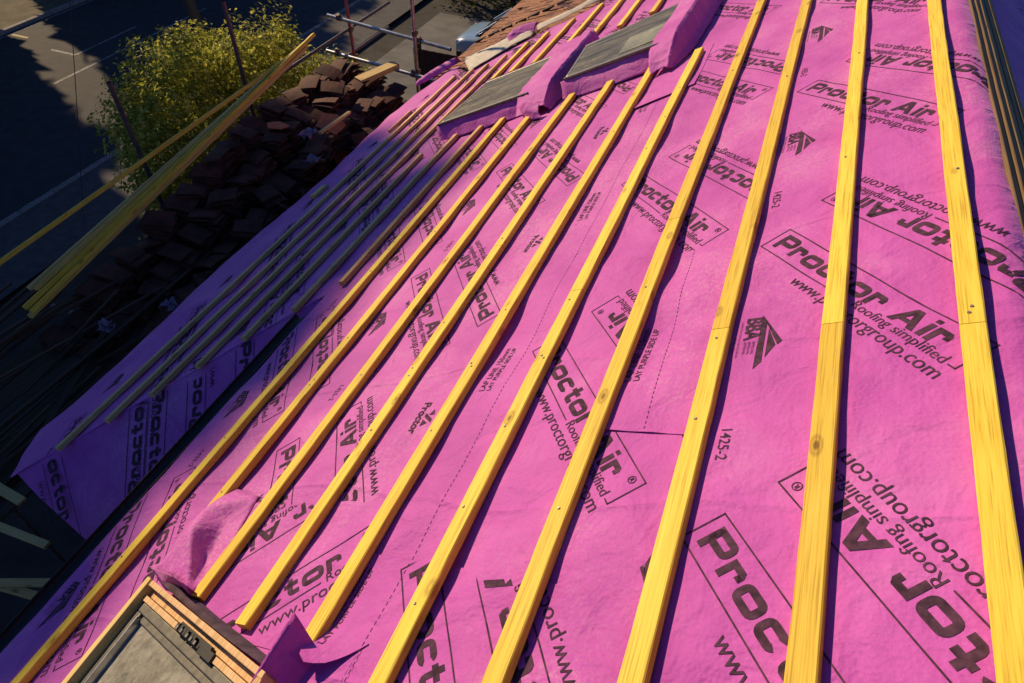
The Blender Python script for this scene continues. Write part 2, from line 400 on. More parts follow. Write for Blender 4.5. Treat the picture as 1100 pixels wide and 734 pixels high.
class Print:
    """collects ink polygons in (a,s) and drapes them on the felt"""
    def __init__(s, off, surf=None): s.t = []; s.off = off; s.surf = surf or MW
    def tri(s, pts2, tfm, clip):
        q = [tfm(p) for p in pts2]
        s.rec(q, clip, 0)
    def rec(s, q, clip, d):
        e = [(Vector(q[i]) - Vector(q[(i + 1) % 3])).length for i in range(3)]
        m = max(e)
        if m > .03 and d < 7:
            i = e.index(m); a, b, c = q[i], q[(i + 1) % 3], q[(i + 2) % 3]
            k = ((a[0] + b[0]) / 2, (a[1] + b[1]) / 2)
            s.rec([a, k, c], clip, d + 1); s.rec([k, b, c], clip, d + 1); return
        if clip:
            ca, cs = sum(p[0] for p in q) / 3, sum(p[1] for p in q) / 3
            if not (clip[0] <= ca <= clip[1] and clip[2] <= cs <= clip[3]): return
        s.t.append(q)
    def polys(s, P, tfm, clip=None):
        for pl in P:
            for i in range(1, len(pl) - 1): s.tri([pl[0], pl[i], pl[i + 1]], tfm, clip)
    def text(s, t, x, y, width, tfm, clip=None, bold=0.0, hs=1.0):
        v, f, w = txt(t, bold); k = width / w
        for tr in f: s.tri([(x + v[i][0] * k, y + v[i][1] * k * hs) for i in tr], tfm, clip)
    def unit(s, a, sx, ang, sg=1, clip=None):
        """ang: reading direction, degrees from +s towards +a"""
        q = R(ang); ua, us = math.sin(q) * sg, math.cos(q) * sg; va, vs = math.cos(q) * sg, -math.sin(q) * sg
        tf = lambda p: (a + ua * p[0] + va * p[1], sx + us * p[0] + vs * p[1])
        P, T = unit_polys(); s.polys(P, tf, clip)
        for t, x, y, w, b, h in T: s.text(t, x, y, w, tf, clip, b, h)
    def local(s, a, sx, ang):
        q = R(ang); return lambda p: (a + math.sin(q) * p[0] + math.cos(q) * p[1], sx + math.cos(q) * p[0] - math.sin(q) * p[1])
    def bba(s, a, sx, ang=-90, k=1.0, clip=None):
        """certification triangle with small lines; (a,sx) = apex"""
        l = s.local(a, sx, ang); tf = lambda p: l((p[0] * k, p[1] * k))
        s.polys([[(0, 0), (.195, -.002), (.172, .0155), (.026, .013)], [(0, 0), (.026, .013), (.118, .046), (.105, .056)],
                 [(.055, .0205), (.160, .0215), (.117, .0415)]], tf, clip)
        s.text('BBA', .008, -.036, .085, tf, clip, .03, 1.15)
        for j in range(3): s.text('APPROVAL', .098, -.014 - .010 * j, .045, tf, clip)
        s.text('INSPECTION TESTING CERTIFICATION', .02, -.050, .13, tf, clip)
        s.text('CERTIFICATE No', .075, -.060, .06, tf, clip)
    def lap(s, a, sx, length=.205, ang=90, clip=None):
        tf = s.local(a, sx, ang)
        s.text('LAP LINE 150mm', 0, 0, length, tf, clip, .006)
        s.text('LAY PURPLE SIDE UP', 0, -.024, length, tf, clip, .006)
    def dash(s, a0, a1, sx, s1=None):
        a = a0; s1 = sx if s1 is None else s1
        while a < a1:
            f = (a - a0) / (a1 - a0); c = sx + (s1 - sx) * f
            s.polys([[(a, c), (a + .010, c), (a + .010, c + .0016), (a, c + .0016)]], lambda p: p); a += .0165
    def code(s, a, sx, t='1425-2'):
        s.text(t, 0, 0, .088, s.local(a, sx, -90), None, .004)
    def logo(s, a, sx, ang=-90):
        tf = s.local(a, sx, ang)
        s.text('Proctor', 0, -.026, .128, tf, None, .03)
        s.polys([[(.045, .004), (.060, .004), (.085, .040), (.070, .040)], [(.070, .004), (.098, .004), (.084, .026)], [(.03, .03), (.052, .018), (.052, .040)]], tf)
    def into(s, mb):
        for q in s.t:
            p = [s.surf(x[0], x[1], s.off) for x in q]
            n = (p[1] - p[0]).cross(p[2] - p[0])
            if n.dot(s.up if hasattr(s, 'up') else NV) < 0: p = p[::-1]
            mb.add(p, [(0, 1, 2)], 1, True)

def sheet(name, a0, a1, s0, s1, off, label, prints, res=.022, edge=None, thick=.0012, lift=0):
    """felt sheet; a0/a1 may be functions of s; edge(a,s) adds lift"""
    mb = MB()
    f0 = a0 if callable(a0) else (lambda s: a0); f1 = a1 if callable(a1) else (lambda s: a1)
    g0 = (lambda a, s: edge(a, s)) if edge else (lambda a, s: 0)
    def g(a, s):
        if not lift: return g0(a, s)
        dd = (f1(s) - a) if lift > 0 else (a - f0(s))
        return g0(a, s) + .006 * max(0, .25 + noise.noise(Vector((s * 11, lift * 3.0, 2)))) * max(0, 1 - dd / .05) ** 2
    length = max(f1(s0 + (s1 - s0) * k / 8) - f0(s0 + (s1 - s0) * k / 8) for k in range(9))
    nu = max(4, int(length / res)); nv = max(3, int((s1 - s0) / res))
    def fn(u, v):
        s = s0 + (s1 - s0) * v; a = f0(s) + (f1(s) - f0(s)) * u
        return MW(a, s, off + g(a, s))
    mb.grid(fn, nu, nv, 0, True, flip=True)
    def fn2(u, v):
        s = s0 + (s1 - s0) * v; a = f0(s) + (f1(s) - f0(s)) * u
        return MW(a, s, off + g(a, s) - thick)
    mb.grid(fn2, nu, nv, 0, True)
    if prints:
        prints.off = off + .0011
        if edge or lift: prints.surf = lambda a, s, o: MW(a, s, o + g(a, s))
        prints.into(mb)
    o = mb.build(name, [M['pink'], M['ink']])
    return tag(o, label, 'roofing membrane', 'pink roofing membrane sheets')

AN = -52.5
def interp(tab, x):
    if x <= tab[0][0]: return tab[0][1]
    for (x0, y0), (x1, y1) in zip(tab, tab[1:]):
        if x <= x1: return y0 + (y1 - y0) * (x - x0) / (x1 - x0)
    return tab[-1][1]
TEAR = [(-2.15, 5.85), (-1.95, 6.15), (-1.75, 6.2), (-1.35, 5.72), (-1.0, 5.9), (-.7, 6.06), (-.35, 6.06), (-.1, 6.2), (.1, 6.2), (.5, 6.35), (.9, 6.9), (1.3, 8.2), (3, 8.2)]
def tear(s): return interp(TEAR, s) + .03 * noise.noise(Vector((s * 6, 1.7, 0)))
def hipa(s): return 1.98 + (s + .33) / 1.24

# base sheet
pr = Print(0)
for a, s, g in ((1.377, 1.212, 1), (1.402, 1.702, 1), (4.55, 1.162, 1), (3.422, 1.245, 1), (2.376, 1.228, 1), (1.985, .316, 1), (2.939, .327, 1), (3.909, .333, 1),
                (3.097, 1.852, -1), (2.006, 1.914, -1), (1.014, 1.890, -1), (1.601, .994, -1), (2.566, 1.003, -1), (3.55, 1.0, -1), (.99, .316, 1),
                (4.1, 1.87, -1), (5.0, .33, 1), (4.6, 1.0, -1), (5.55, 1.0, -1)):
    pr.unit(a, s, AN, g)
pr.unit(.627, 1.030, AN, -1, (.765, 9, -9, 9))
for k in range(7):
    pr.unit(.74 + .967 * k, -.352 + .003 * k, AN, 1, (-1, 9, -.27, 9)); pr.unit(.35 + .967 * k, .33, AN, -1, (-1, 9, -.27, 9))
for a, s in ((1.75, .33), (2.66, .33), (3.6, .33)): pr.bba(a, s, -90, .8)
for a, s in ((1.34, -.205), (.43, -.195), (2.5, -.06)): pr.bba(a, s, -90, .9)
for a in (1.17, 2.13, 3.09, 4.05): pr.logo(a, .93)
for a in (1.202, 2.161, 3.12, 4.08): pr.lap(a, 1.118)
for a in (1.0, 1.95, 2.62, 3.6): pr.text('1425-2', 0, 0, .08, pr.local(a, -.16, -90)); pr.text('1425-2', 0, 0, .08, pr.local(a + .3, .40, -90))
pr.dash(.3, 3.7, 1.186)
sheet('membrane_sheet', -1.0, tear, -.285, 1.86, 0, 'broad pink printed membrane sheet under the sunlit yellow battens between eaves and upper lap', pr)

# eaves sheet beyond the hip
pr = Print(0)
for k in range(6):
    for sg, a, s in ((1, 1.62 + .967 * k, -1.02), (-1, 1.72 + .967 * k, -.42), (1, 1.25 + .967 * k, -1.72), (-1, 1.45 + .967 * k, -1.05)):
        pr.unit(a, s, AN, sg, (0, 9, -2.0, -.29))
pr.t = [q for q in pr.t if all(p[0] > hipa(p[1]) + .015 for p in q)]
for k in range(5):
    for a, s in ((1.62, -1.70), (1.92, -.80), (2.35, -1.28)):
        pr.bba(a + .97 * k, s, -90, .9)
sheet('membrane_sheet', lambda s: hipa(s) if s > -1.73 else .85 - (s + 1.73) * .95, tear, -2.12, -.285, 0, 'pink membrane sheet draped to the eaves beyond the hip, mostly in violet shade', pr)

# upper sheet to the ridge
pr = Print(0)
for a, s, g in ((.731, 1.835, 1), (1.719, 1.86, 1), (2.779, 1.865, 1), (3.847, 1.876, 1), (4.9, 1.876, 1), (.353, 2.518, -1), (1.387, 2.53, -1), (2.434, 2.55, -1), (3.48, 2.55, -1), (4.5, 2.55, -1)):
    pr.unit(a, s, AN, g, (-1, 9, 1.81, 2.60))
for k in range(-1, 5): pr.bba(1.392 + 1.04 * k, 1.910); pr.code(1.011 + 1.0 * k, 1.868)
sheet('membrane_sheet', -1.0, 8.2, 1.812, 2.466, .0026, 'upper pink membrane sheet running under the highest yellow battens and over the ridge', pr)

# patch with rotated print, front left
pr = Print(0)
pr.unit(.265, .655, 43.5, 1, (.3, .765, .2, 1.04)); pr.unit(1.075, .955, 43.5, -1, (.3, .765, .2, 1.04))
sheet('membrane_sheet', .36, lambda s: .775 + .012 * math.sin(s * 9), .24, 1.02, .0022, 'small pink patch sheet with slanted print above the front skylight', pr, lift=1)

# patch front middle, its front-left corner curls up
pr = Print(0)
pr.unit(.600, 1.170, AN, 1, (-1, .62, 1.0, 1.8)); pr.unit(.21, 1.82, AN, -1, (-1, .60, 1.0, 1.81)); pr.unit(-.2, 1.28, AN, 1, (-1, .6, 1.0, 1.81))
pr.lap(.39, 1.062); pr.dash(-.3, .61, 1.186); pr.bba(.60, 1.80, 90, .55, (-1, 9, 1.7, 1.81))
def curl(a, s):
    q = max(0.0, 1 - (abs(a - .34) / .12)) * max(0.0, 1 - (s - 1.075) / .16)
    return .055 * q * q
def p2a0(s): return interp([(1.055, .34), (1.1, .335), (1.14, .345), (1.24, .43), (1.3, .1), (1.36, -1.0)], s)
sheet('membrane_sheet', lambda s: interp([(1.055, .37), (1.085, .335), (1.12, .345), (1.21, .425), (1.26, .3), (1.34, -.3), (1.5, -1.0)], s), lambda s: interp([(1.0, .635), (1.46, .62), (1.75, .592), (2, .58)], s), 1.055, 1.806, .0024,
      'pink patch sheet at the bottom centre whose front corner curls up', pr, .018, curl, lift=1)

# lap strip between two battens
pr = Print(0)
pr.lap(1.19, 1.60, .22); pr.dash(1.02, 1.79, 1.682, 1.648)
sheet('membrane_sheet', lambda s: 1.0 + .02 * (1.8 - s) / .2 + (.012 if s > 1.79 else 0), lambda s: 1.79 + .05 * (s - 1.6), 1.56, 1.805, .0024,
      'narrow pink lap strip marked with two lines of small capitals in mid roof', pr, .02, lift=-1)
# slack sheet below the upper far skylight
sheet('membrane_sheet', lambda s: 3.06 + .28 * (s - 1.0) + .1, 3.8, 1.02, 1.36, .0024, 'slack pink sheet with a creased edge below the upper far skylight', None, .03,
      lambda a, s: .008 * max(0, 1 - (a - 3.2) / .2) if a < 3.4 else 0)

# ------------------------------------------------------------------ rear slope beyond the ridge
pr = Print(0)
def OS(a, d, o=0): return O(a, d, .004 * math.sin(a * 7) * math.sin(d * 11) - .002 + o)
mb = MB(); mb.grid(lambda u, v: OS(-1 + 9.2 * u, .035 + 1.9 * v), 120, 40, 0, True, flip=True)
pr.surf = OS; pr.up = Vector((ST, 0, CT)); pr.off = .0015
for k in range(6): pr.unit(1.1 + .97 * k, .45, -52.5, 1, (-1, 8.2, .3, 1.9)); pr.unit(1.3 + .97 * k, 1.0, -52.5, -1, (-1, 8.2, .3, 1.9))
pr.into(mb)
o = mb.build('membrane_sheet', [M['pink'], M['ink']]); tag(o, 'membrane on the far side of the ridge in deep blue violet shade', 'roofing membrane', 'pink roofing membrane sheets')

# hip sheet facing the camera
ya, yb = 1.98 * K, .85 * K; sa, sb = -.33, -1.73
za, zb = sa * ST * K, sb * ST * K
def hipz(y): return za + (y - ya) * (za - zb) / (ya - yb)
def hipx(y): return (sa + (y / K - 1.98) * (sa - sb) / (1.98 - .85)) * CT * K
def HS(u, v, o=0):
    # u from hip line towards the wall, v from the top down
    y = ya + .02 + ((.87 - .17 * min(1, u * 1.6)) * K - ya) * v
    x0 = max(hipx(y), -1.73 * CT * K - .02); x1 = -.24 * K
    x = x0 + (x1 - x0) * u
    z = hipz(y) + H0 * K - .004 + .010 * math.sin(x * 6 + y * 5) * min(1, u * 4) + .012 * noise.noise(Vector((x * 2, y * 2, 5))) * min(1, u * 5)
    if v > .85: z -= (v - .85) * .5 * min(1, u * 2)
    return Vector((x, y, z + o))
mb = MB(); mb.grid(HS, 50, 60, 0, True, flip=False)
class HP(Print): pass
pr = Print(.003)
HN = Vector((0, -(za - zb), (ya - yb))).normalized()
def HSURF(a, s, o):       # a = plan depth y, s = plan x  (in survey units)
    y, x = a * K, s * K
    return Vector((x, y, hipz(y) + H0 * K - .004 + .010 * math.sin(x * 6 + y * 5) + .012 * noise.noise(Vector((x * 2, y * 2, 5))) + o))
pr.surf = HSURF; pr.up = Vector((0, 0, 1)); pr.off = .004
for a, s, sg, an in ((1.12, -1.35, -1, -10), (1.42, -.95, 1, -62), (1.30, -.55, -1, -62), (1.05, -1.45, 1, -40), (1.72, -.60, 1, -62), (.98, -.72, -1, -62)):
    pr.unit(a, s, an, sg, (.75, 1.85, -1.4, -.26))
pr.t = [q for q in pr.t if all(p[1] * K > hipx(p[0] * K) + .03 for p in q)]
pr.into(mb)
o = mb.build('membrane_sheet', [M['pink'], M['ink']]); tag(o, 'triangular shaded violet membrane over the hip beside the black gutter', 'roofing membrane', 'pink roofing membrane sheets')

# ------------------------------------------------------------------ battens
BW, BT = .046, .0245
NAIL = None
def nail_mesh():
    bm = bmesh.new(); bmesh.ops.create_cone(bm, cap_ends=True, segments=10, radius1=.0050, radius2=.0040, depth=.003)
    me = bpy.data.meshes.new('nail'); bm.to_mesh(me); bm.free(); me.materials.append(M['nail']); return me
NAIL = nail_mesh()
RAFT = [-.62, -.16, .06, .30, .52, .78, 1.03, 1.29, 1.31, 1.56, 1.88, 2.1, 2.35, 2.6, 2.9, 3.2, 3.5]
def batten_local(mb, L, w, t, seed, wob=.0016, step=.07, y0=0.0):
    n = max(2, int(L / step)); e = min(w, t) * .10
    prof = [(-w / 2 + e, 0), (w / 2 - e, 0), (w / 2, e), (w / 2, t - e), (w / 2 - e, t), (-w / 2 + e, t), (-w / 2, t - e), (-w / 2, e)]
    vs = []
    for i in range(n + 1):
        y = L * i / n; yl = y; y += y0
        dx = .0035 * noise.noise(Vector((y * .9, seed, 0))); dz = .0015 * noise.noise(Vector((y * 1.3, seed, 4)))
        for k, (x, z) in enumerate(prof):
            j = noise.noise(Vector((y * 7, k * 3.1 + seed, 7))) * wob
            vs.append((x + dx + (j if k in (2, 3, 6, 7) else 0), yl, z + dz + (j * .4 if k in (4, 5) else 0)))
    fs = [(i * 8 + k, i * 8 + (k + 1) % 8, (i + 1) * 8 + (k + 1) % 8, (i + 1) * 8 + k) for i in range(n) for k in range(8)]
    fs = [f[::-1] for f in fs]
    fs += [tuple(range(8)), tuple(n * 8 + k for k in range(8))[::-1]]
    mb.add(vs, [f[::-1] for f in fs], 0)
def roof_batten(a0, a1, s, label, group, mat='yellow', nails=True, w=BW, ds=0.0):
    mb = MB(); seed = s * 31.7
    batten_local(mb, (a1 - a0) * K, w * K, BT * K, seed, y0=a0 * K)
    d = (W(a1, s + ds) - W(a0, s)).normalized()
    x = d.cross(NV).normalized()
    m = frame(W(a0, s, -.0245), x, d, x.cross(d))
    mb.v = [m @ v for v in mb.v]
    o = mb.build('batten', M[mat], None, m)
    tag(o, label, 'batten', group)
    if nails:
        for r in RAFT:
            if a0 + .03 < r < a1 - .02 and r < 3.4 and random.random() < .38:
                nn = bpy.data.objects.new('nail', NAIL); COL.objects.link(nn); nn.parent = o
                nn.location = (random.uniform(-.012, .012), (r - a0) * K + random.uniform(-.02, .02), BT * K + .0016)
    return o
G1 = 'yellow battens nailed across the sunlit roof'
order = ['first', 'second', 'third', 'fourth', 'fifth', 'sixth', 'seventh', 'eighth', 'ninth', 'tenth']
starts = {0: -.9, 1: .50, 2: .438, 3: .391, 4: .365}
ends = {0: 3.80, 1: 3.74, 2: 3.768, 3: 3.787, 4: 3.86, 5: 3.72}
joints = {6: 1.945, 7: 1.33, 8: 1.30, 9: 1.25, 5: 1.62, 3: 2.05}
for n in range(10):
    a0 = starts.get(n, -.9); a1 = ends.get(n, 8.1); s = n * .26
    fb = order[9 - n]
    if n in joints:
        roof_batten(a0, joints[n] - .001, s, f'near length of the {fb} yellow batten row down from the ridge', G1)
        roof_batten(joints[n] + .001, a1, s, f'far length of the {fb} yellow batten row down from the ridge', G1)
    else:
        roof_batten(a0, a1, s, f'long yellow batten forming the {fb} row down from the ridge', G1)
GS = 'shaded battens over the far eaves'
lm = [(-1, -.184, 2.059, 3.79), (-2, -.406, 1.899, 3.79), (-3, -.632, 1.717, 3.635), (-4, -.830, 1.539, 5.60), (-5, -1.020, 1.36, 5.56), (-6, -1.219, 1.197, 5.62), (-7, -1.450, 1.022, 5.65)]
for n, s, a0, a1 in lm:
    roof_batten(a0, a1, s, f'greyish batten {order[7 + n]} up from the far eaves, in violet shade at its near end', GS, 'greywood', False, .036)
GF = 'battens beyond the skylights'
for k, (s, a0, a1) in enumerate(((-.655, 4.93, 5.74), (-.47, 4.92, 5.80), (-.245, 4.90, 5.90), (.0, 4.95, 6.0), (.235, 4.90, 6.15), (.475, 4.95, 6.25), (.725, 4.95, 6.8))):
    roof_batten(a0, a1, s, f'short batten between the skylights and the torn felt, {order[k]} from its eaves side', GF, 'yellow', False, .043)
# short lath by the eaves
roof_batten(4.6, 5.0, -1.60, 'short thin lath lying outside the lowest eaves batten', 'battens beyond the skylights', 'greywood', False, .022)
o = roof_batten(3.56, 3.72, -1.70, 'short pale timber offcut on the far eaves edge', 'offcuts', 'pale', False, .08)
# stacked spare battens on the rear slope, shade painted into their dark wood
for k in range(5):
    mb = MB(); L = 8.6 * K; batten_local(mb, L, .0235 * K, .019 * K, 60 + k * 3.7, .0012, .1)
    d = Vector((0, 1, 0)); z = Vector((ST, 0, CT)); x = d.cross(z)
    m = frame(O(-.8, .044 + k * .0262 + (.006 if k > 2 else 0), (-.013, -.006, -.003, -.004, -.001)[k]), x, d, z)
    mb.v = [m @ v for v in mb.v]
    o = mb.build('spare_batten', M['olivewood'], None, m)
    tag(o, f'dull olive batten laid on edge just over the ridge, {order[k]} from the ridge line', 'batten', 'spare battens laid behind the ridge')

# ------------------------------------------------------------------ skylights
def quadpt(q, u, v, h):
    """q: four (a,s) corners nearL, farL, farR, nearR"""
    a = (1 - u) * ((1 - v) * q[0][0] + v * q[1][0]) + u * ((1 - v) * q[3][0] + v * q[2][0])
    s = (1 - u) * ((1 - v) * q[0][1] + v * q[1][1]) + u * ((1 - v) * q[3][1] + v * q[2][1])
    return W(a, s, h)
def qbox(mb, q, u0, u1, v0, v1, h0, h1, mi=0):
    P = [quadpt(q, u, v, h) for h in (h0, h1) for u, v in ((u0, v0), (u1, v0), (u1, v1), (u0, v1))]
    mb.add(P, [(0, 3, 2, 1), (4, 5, 6, 7), (0, 1, 5, 4), (1, 2, 6, 5), (2, 3, 7, 6), (3, 0, 4, 7)], mi)
def far_window(q, label, pale):
    base = W(q[0][0], q[0][1], -.03)
    t = empty('skylight', base, label, 'skylight')
    mb = MB()
    for u0, u1, v0, v1 in ((0, 1, 0, .06), (0, 1, .94, 1), (0, .06, .06, .94), (.94, 1, .06, .94)): qbox(mb, q, u0, u1, v0, v1, -.03, .070)
    mb.build('frame', M['darkalu'], t, bevel=.004)
    mb = MB()
    for u0, u1, v0, v1 in ((.005, .995, .01, .06), (.005, .995, .95, .99), (.005, .035, .06, .95), (.965, .995, .06, .95)): qbox(mb, q, u0, u1, v0, v1, .0705, .080)
    mb.build('sash', M['alu'], t, bevel=.003)
    mb = MB(); qbox(mb, q, .035, .965, .06, .95, .066, .078)
    m = frame(quadpt(q, .5, .5, .07), SV, AV, NV)
    pane = mb.build('pane', M['pane_far'], t, m)
    mb = MB(); qbox(mb, q, .0, 1, -.012, .012, .0705, .083); mb.build('sill_flashing', M['alu'], t)
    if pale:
        mb = MB(); qbox(mb, q, .55, .93, .12, .52, .0785, .0815); mb.build('blind_reflection_panel', M['pane_pale'], t, m)  # paler square laid over part of the pane
    return t
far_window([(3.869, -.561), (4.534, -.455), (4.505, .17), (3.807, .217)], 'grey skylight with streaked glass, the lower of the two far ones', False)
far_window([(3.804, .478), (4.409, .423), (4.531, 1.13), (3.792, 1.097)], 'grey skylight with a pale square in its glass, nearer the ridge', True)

def strip(name, pts_rows, label, cat='membrane flap', res=12, mats=None, angular=False):
    """loft through rows of points (each row a list of world points of equal length)"""
    mb = MB(); rows = [[Vector(p) for p in r] for r in pts_rows]
    nr, nc = len(rows), len(rows[0])
    def cm(p0, p1, p2, p3, t):
        return .5 * ((2 * p1) + (-p0 + p2) * t + (2 * p0 - 5 * p1 + 4 * p2 - p3) * t * t + (-p0 + 3 * p1 - 3 * p2 + p3) * t ** 3)
    def along(lst, t, ang=False):
        n = len(lst) - 1; x = min(t * n, n - 1e-6); i = int(x); f = x - i
        g = lambda k: lst[max(0, min(n, k))]
        if ang: return g(i).lerp(g(i + 1), f)
        return cm(g(i - 1), g(i), g(i + 1), g(i + 2), f)
    def fn(u, v):
        p = along([along(r, u) for r in rows], v, angular)
        k = noise.noise(p * 9) * .009 + noise.noise(p * 22) * .006 + abs(noise.noise(p * 13 + Vector((3, 1, 7)))) * .010
        return p + NV * k
    mb.grid(fn, res, res, 0, True)
    o = mb.build(name, [mats or M['pink']])
    sm = o.modifiers.new('thickness', 'SOLIDIFY'); sm.thickness = .0016; sm.offset = 0
    return tag(o, label, cat)
# upstands around the far windows
strip('membrane_upstand', [[W(3.872, -.575, .066), W(3.85, -.25, .070), W(3.815, .22, .066)], [W(3.845, -.58, .03), W(3.81, -.25, .028), W(3.775, .23, .03)], [W(3.825, -.58, -.02), W(3.765, -.25, -.024), W(3.74, .25, -.018)]], 'pink membrane turned up along the near edge of the lower far skylight')
strip('membrane_upstand', [[W(3.80, .45, .066), W(3.80, .8, .066), W(3.80, 1.12, .066)], [W(3.765, .46, .03), W(3.755, .8, .028), W(3.765, 1.13, .032)], [W(3.74, .45, -.02), W(3.70, .8, -.024), W(3.72, 1.14, -.018)]], 'pink membrane turned up along the near edge of the upper far skylight')

def fold_rows(prof, stations):
    """prof: list of (s offset, height); stations: (a, s shift, height scale, width scale)"""
    return [[W(a + da * (1 - hs), ss + so * wsc, -.022 + h * hs) for a, ss, hs, wsc in stations] for so, h, da in prof]
strip('membrane_fold', fold_rows([(-.25, .108, -.05), (-.13, .112, -.02), (-.02, .122, .0), (.0, .126, -.02), (.010, .110, -.02), (.022, .04, .0), (.04, .0, .0)],
      [(3.66, .36, .30, .75), (3.78, .37, .75, .9), (3.90, .385, .98, 1), (4.2, .39, 1, 1), (4.70, .385, .95, 1)]), 'tall pink fold of membrane standing between the two far skylights', res=30, angular=True)
strip('membrane_fold', fold_rows([(-.15, .107, -.03), (-.08, .116, .0), (-.015, .132, .0), (.005, .136, -.02), (.018, .118, -.02), (.035, .04, .0), (.06, .0, .02)],
      [(3.60, 1.15, .15, .6), (3.70, 1.17, .65, .85), (3.84, 1.19, .97, 1), (4.2, 1.205, 1, 1), (5.0, 1.23, 1, 1)]), 'tall pink fold of membrane on the ridge side of the upper far skylight', res=30, angular=True)
strip('membrane_fold', [[W(3.70, .18, .05), W(3.66, .26, .07), W(3.62, .36, .04)], [W(3.66, .20, .02), W(3.60, .28, .03), W(3.57, .36, .01)], [W(3.63, .22, -.02), W(3.57, .30, -.02), W(3.54, .38, -.022)]], 'crumpled pink corner of membrane between the far skylights', res=14, angular=True)

# near skylight --------------------------------------------------------------
NW = [(-.62, .345), (.445, .337), (.289, 1.039), (-.80, 1.05)]
ax = (Vector((.445, .337)) - Vector((.289, 1.039)))
t = empty('skylight', W(.445, .337, -.03), 'near skylight with dusty grey glass and exposed pine rails at the lower left', 'skylight')
mb = MB()
qbox(mb, NW, .0, .035, 0, 1.0, -.03, .055); mb.build('side_jamb', M['pale'], t, bevel=.003)
mb = MB(); qbox(mb, NW, .965, 1.0, 0, 1.0, -.03, .048); mb.build('side_jamb', M['frame_pine'], t, bevel=.003)
mb = MB(); qbox(mb, NW, .04, 1.0, .985, 1.0, -.03, .050); mb.build('head_rail', M['frame_pine'], t, bevel=.003)
mb = MB(); qbox(mb, NW, .04, .96, .966, .984, -.03, .026); mb.build('head_rail', M['frame_pine'], t, bevel=.002)
mb = MB(); qbox(mb, NW, .037, .96, .950, .9645, -.03, .036); mb.build('sash_rail', M['frame_pine'], t, bevel=.002)
mb = MB(); qbox(mb, NW, .037, .963, .9645, .9660, -.03, .0); mb.build('seal', M['black'], t)
mb = MB(); qbox(mb, NW, .038, .965, .925, .949, -.03, .030); qbox(mb, NW, .038, .085, 0, .925, -.03, .030); mb.build('glazing_bead', M['alu'], t, bevel=.004)
mb = MB(); qbox(mb, NW, .086, .094, 0, .916, .0, .036); mb.build('bead_edge', M['alu_light'], t, bevel=.002)  # brighter strip painting the highlight line along the bead
mb = MB(); qbox(mb, NW, .094, .965, .908, .9245, -.01, .022); mb.build('glazing_bead', M['alu'], t, bevel=.003)
mb = MB(); qbox(mb, NW, .094, .965, 0, .908, -.01, .014)
mb.build('pane', M['pane_near'], t, frame(quadpt(NW, .5, .9, .0), SV, AV, NV))
mb = MB()
qbox(mb, NW, .40, .66, .9505, .9735, .030, .040)
for u in (.41, .44, .47, .49, .53, .55): qbox(mb, NW, u, u + .018, .952, .968, .040, .052)
qbox(mb, NW, .60, .70, .945, .966, .026, .043)
mb.build('catch', M['black'], t, bevel=.002)
mb = MB()
for u in (.425, .462, .512, .545, .58): qbox(mb, NW, u, u + .012, .9535, .962, .0525, .0555)
mb.build('catch_plate', M['alu_light'], t)

# tented membrane above the near window
def facets(name, V, F, label, sub=5, jit=.0035, cat='membrane flap', thick=.0016, smooth=2):
    bm = bmesh.new(); vs = [bm.verts.new(W(*v)) for v in V]
    for f in F: bm.faces.new([vs[i] for i in f])
    bmesh.ops.triangulate(bm, faces=bm.faces[:])
    bmesh.ops.subdivide_edges(bm, edges=bm.edges[:], cuts=sub, use_grid_fill=True)
    bmesh.ops.triangulate(bm, faces=bm.faces[:])
    for _ in range(smooth): bmesh.ops.smooth_vert(bm, verts=[v for v in bm.verts if not v.is_boundary], factor=.5, use_axis_x=True, use_axis_y=True, use_axis_z=True)
    for v in bm.verts: v.co += NV * (noise.noise(v.co * 14) * jit + noise.noise(v.co * 40) * jit * .35)
    bmesh.ops.recalc_face_normals(bm, faces=bm.faces[:])
    me = bpy.data.meshes.new(name); bm.to_mesh(me); bm.free(); me.materials.append(M['pink'])
    for p in me.polygons: p.use_smooth = True
    o = bpy.data.objects.new(name, me); COL.objects.link(o)
    sm = o.modifiers.new('thickness', 'SOLIDIFY'); sm.thickness = thick; sm.offset = 0
    return tag(o, label, cat)
facets('membrane_flap', [(.819, .262, -.02), (.703, .301, .034), (.615, .366, .064), (.507, .285, .022), (.499, .190, -.002), (.474, .395, .026), (.437, .505, .012),
                         (.436, .50, -.018), (.680, .378, -.016), (.79, .429, -.022), (.499, .505, -.021), (.62, .22, .006), (.545, .425, -.014)],
       [(0, 1, 9), (1, 8, 9), (1, 2, 8), (0, 11, 1), (11, 3, 2, 1), (3, 4, 5), (3, 5, 2), (2, 5, 6), (2, 6, 12), (2, 12, 8), (8, 12, 10), (8, 10, 9), (6, 7, 10), (6, 10, 12)],
       'pink membrane tented over the batten end by the near skylight', 5, .0025, smooth=1)
facets('membrane_flap', [(.469, .405, .040), (.440, .535, .06), (.452, .40, -.02), (.447, .52, -.022), (.499, .20, .0), (.462, .30, -.01)], [(0, 1, 3, 2), (0, 2, 5), (0, 5, 4)], 'small crumpled pink tuck at the top corner of the near skylight', 4)
# crumpled strip at the window head; its dark purple paints the shadow band
strip('felt_collar', [[W(.455, .33, .008), W(.40, .55, .004), W(.345, .80, .010), W(.30, 1.03, .012)], [W(.464, .36, -.004), W(.408, .58, .008), W(.352, .82, -.002), W(.308, 1.03, .006)], [W(.472, .40, -.022), W(.416, .60, -.02), W(.361, .84, -.018), W(.317, 1.03, -.016)]], 'thin dark felt collar crumpled along the head of the near skylight', 'felt', 24, M['darkfelt'])

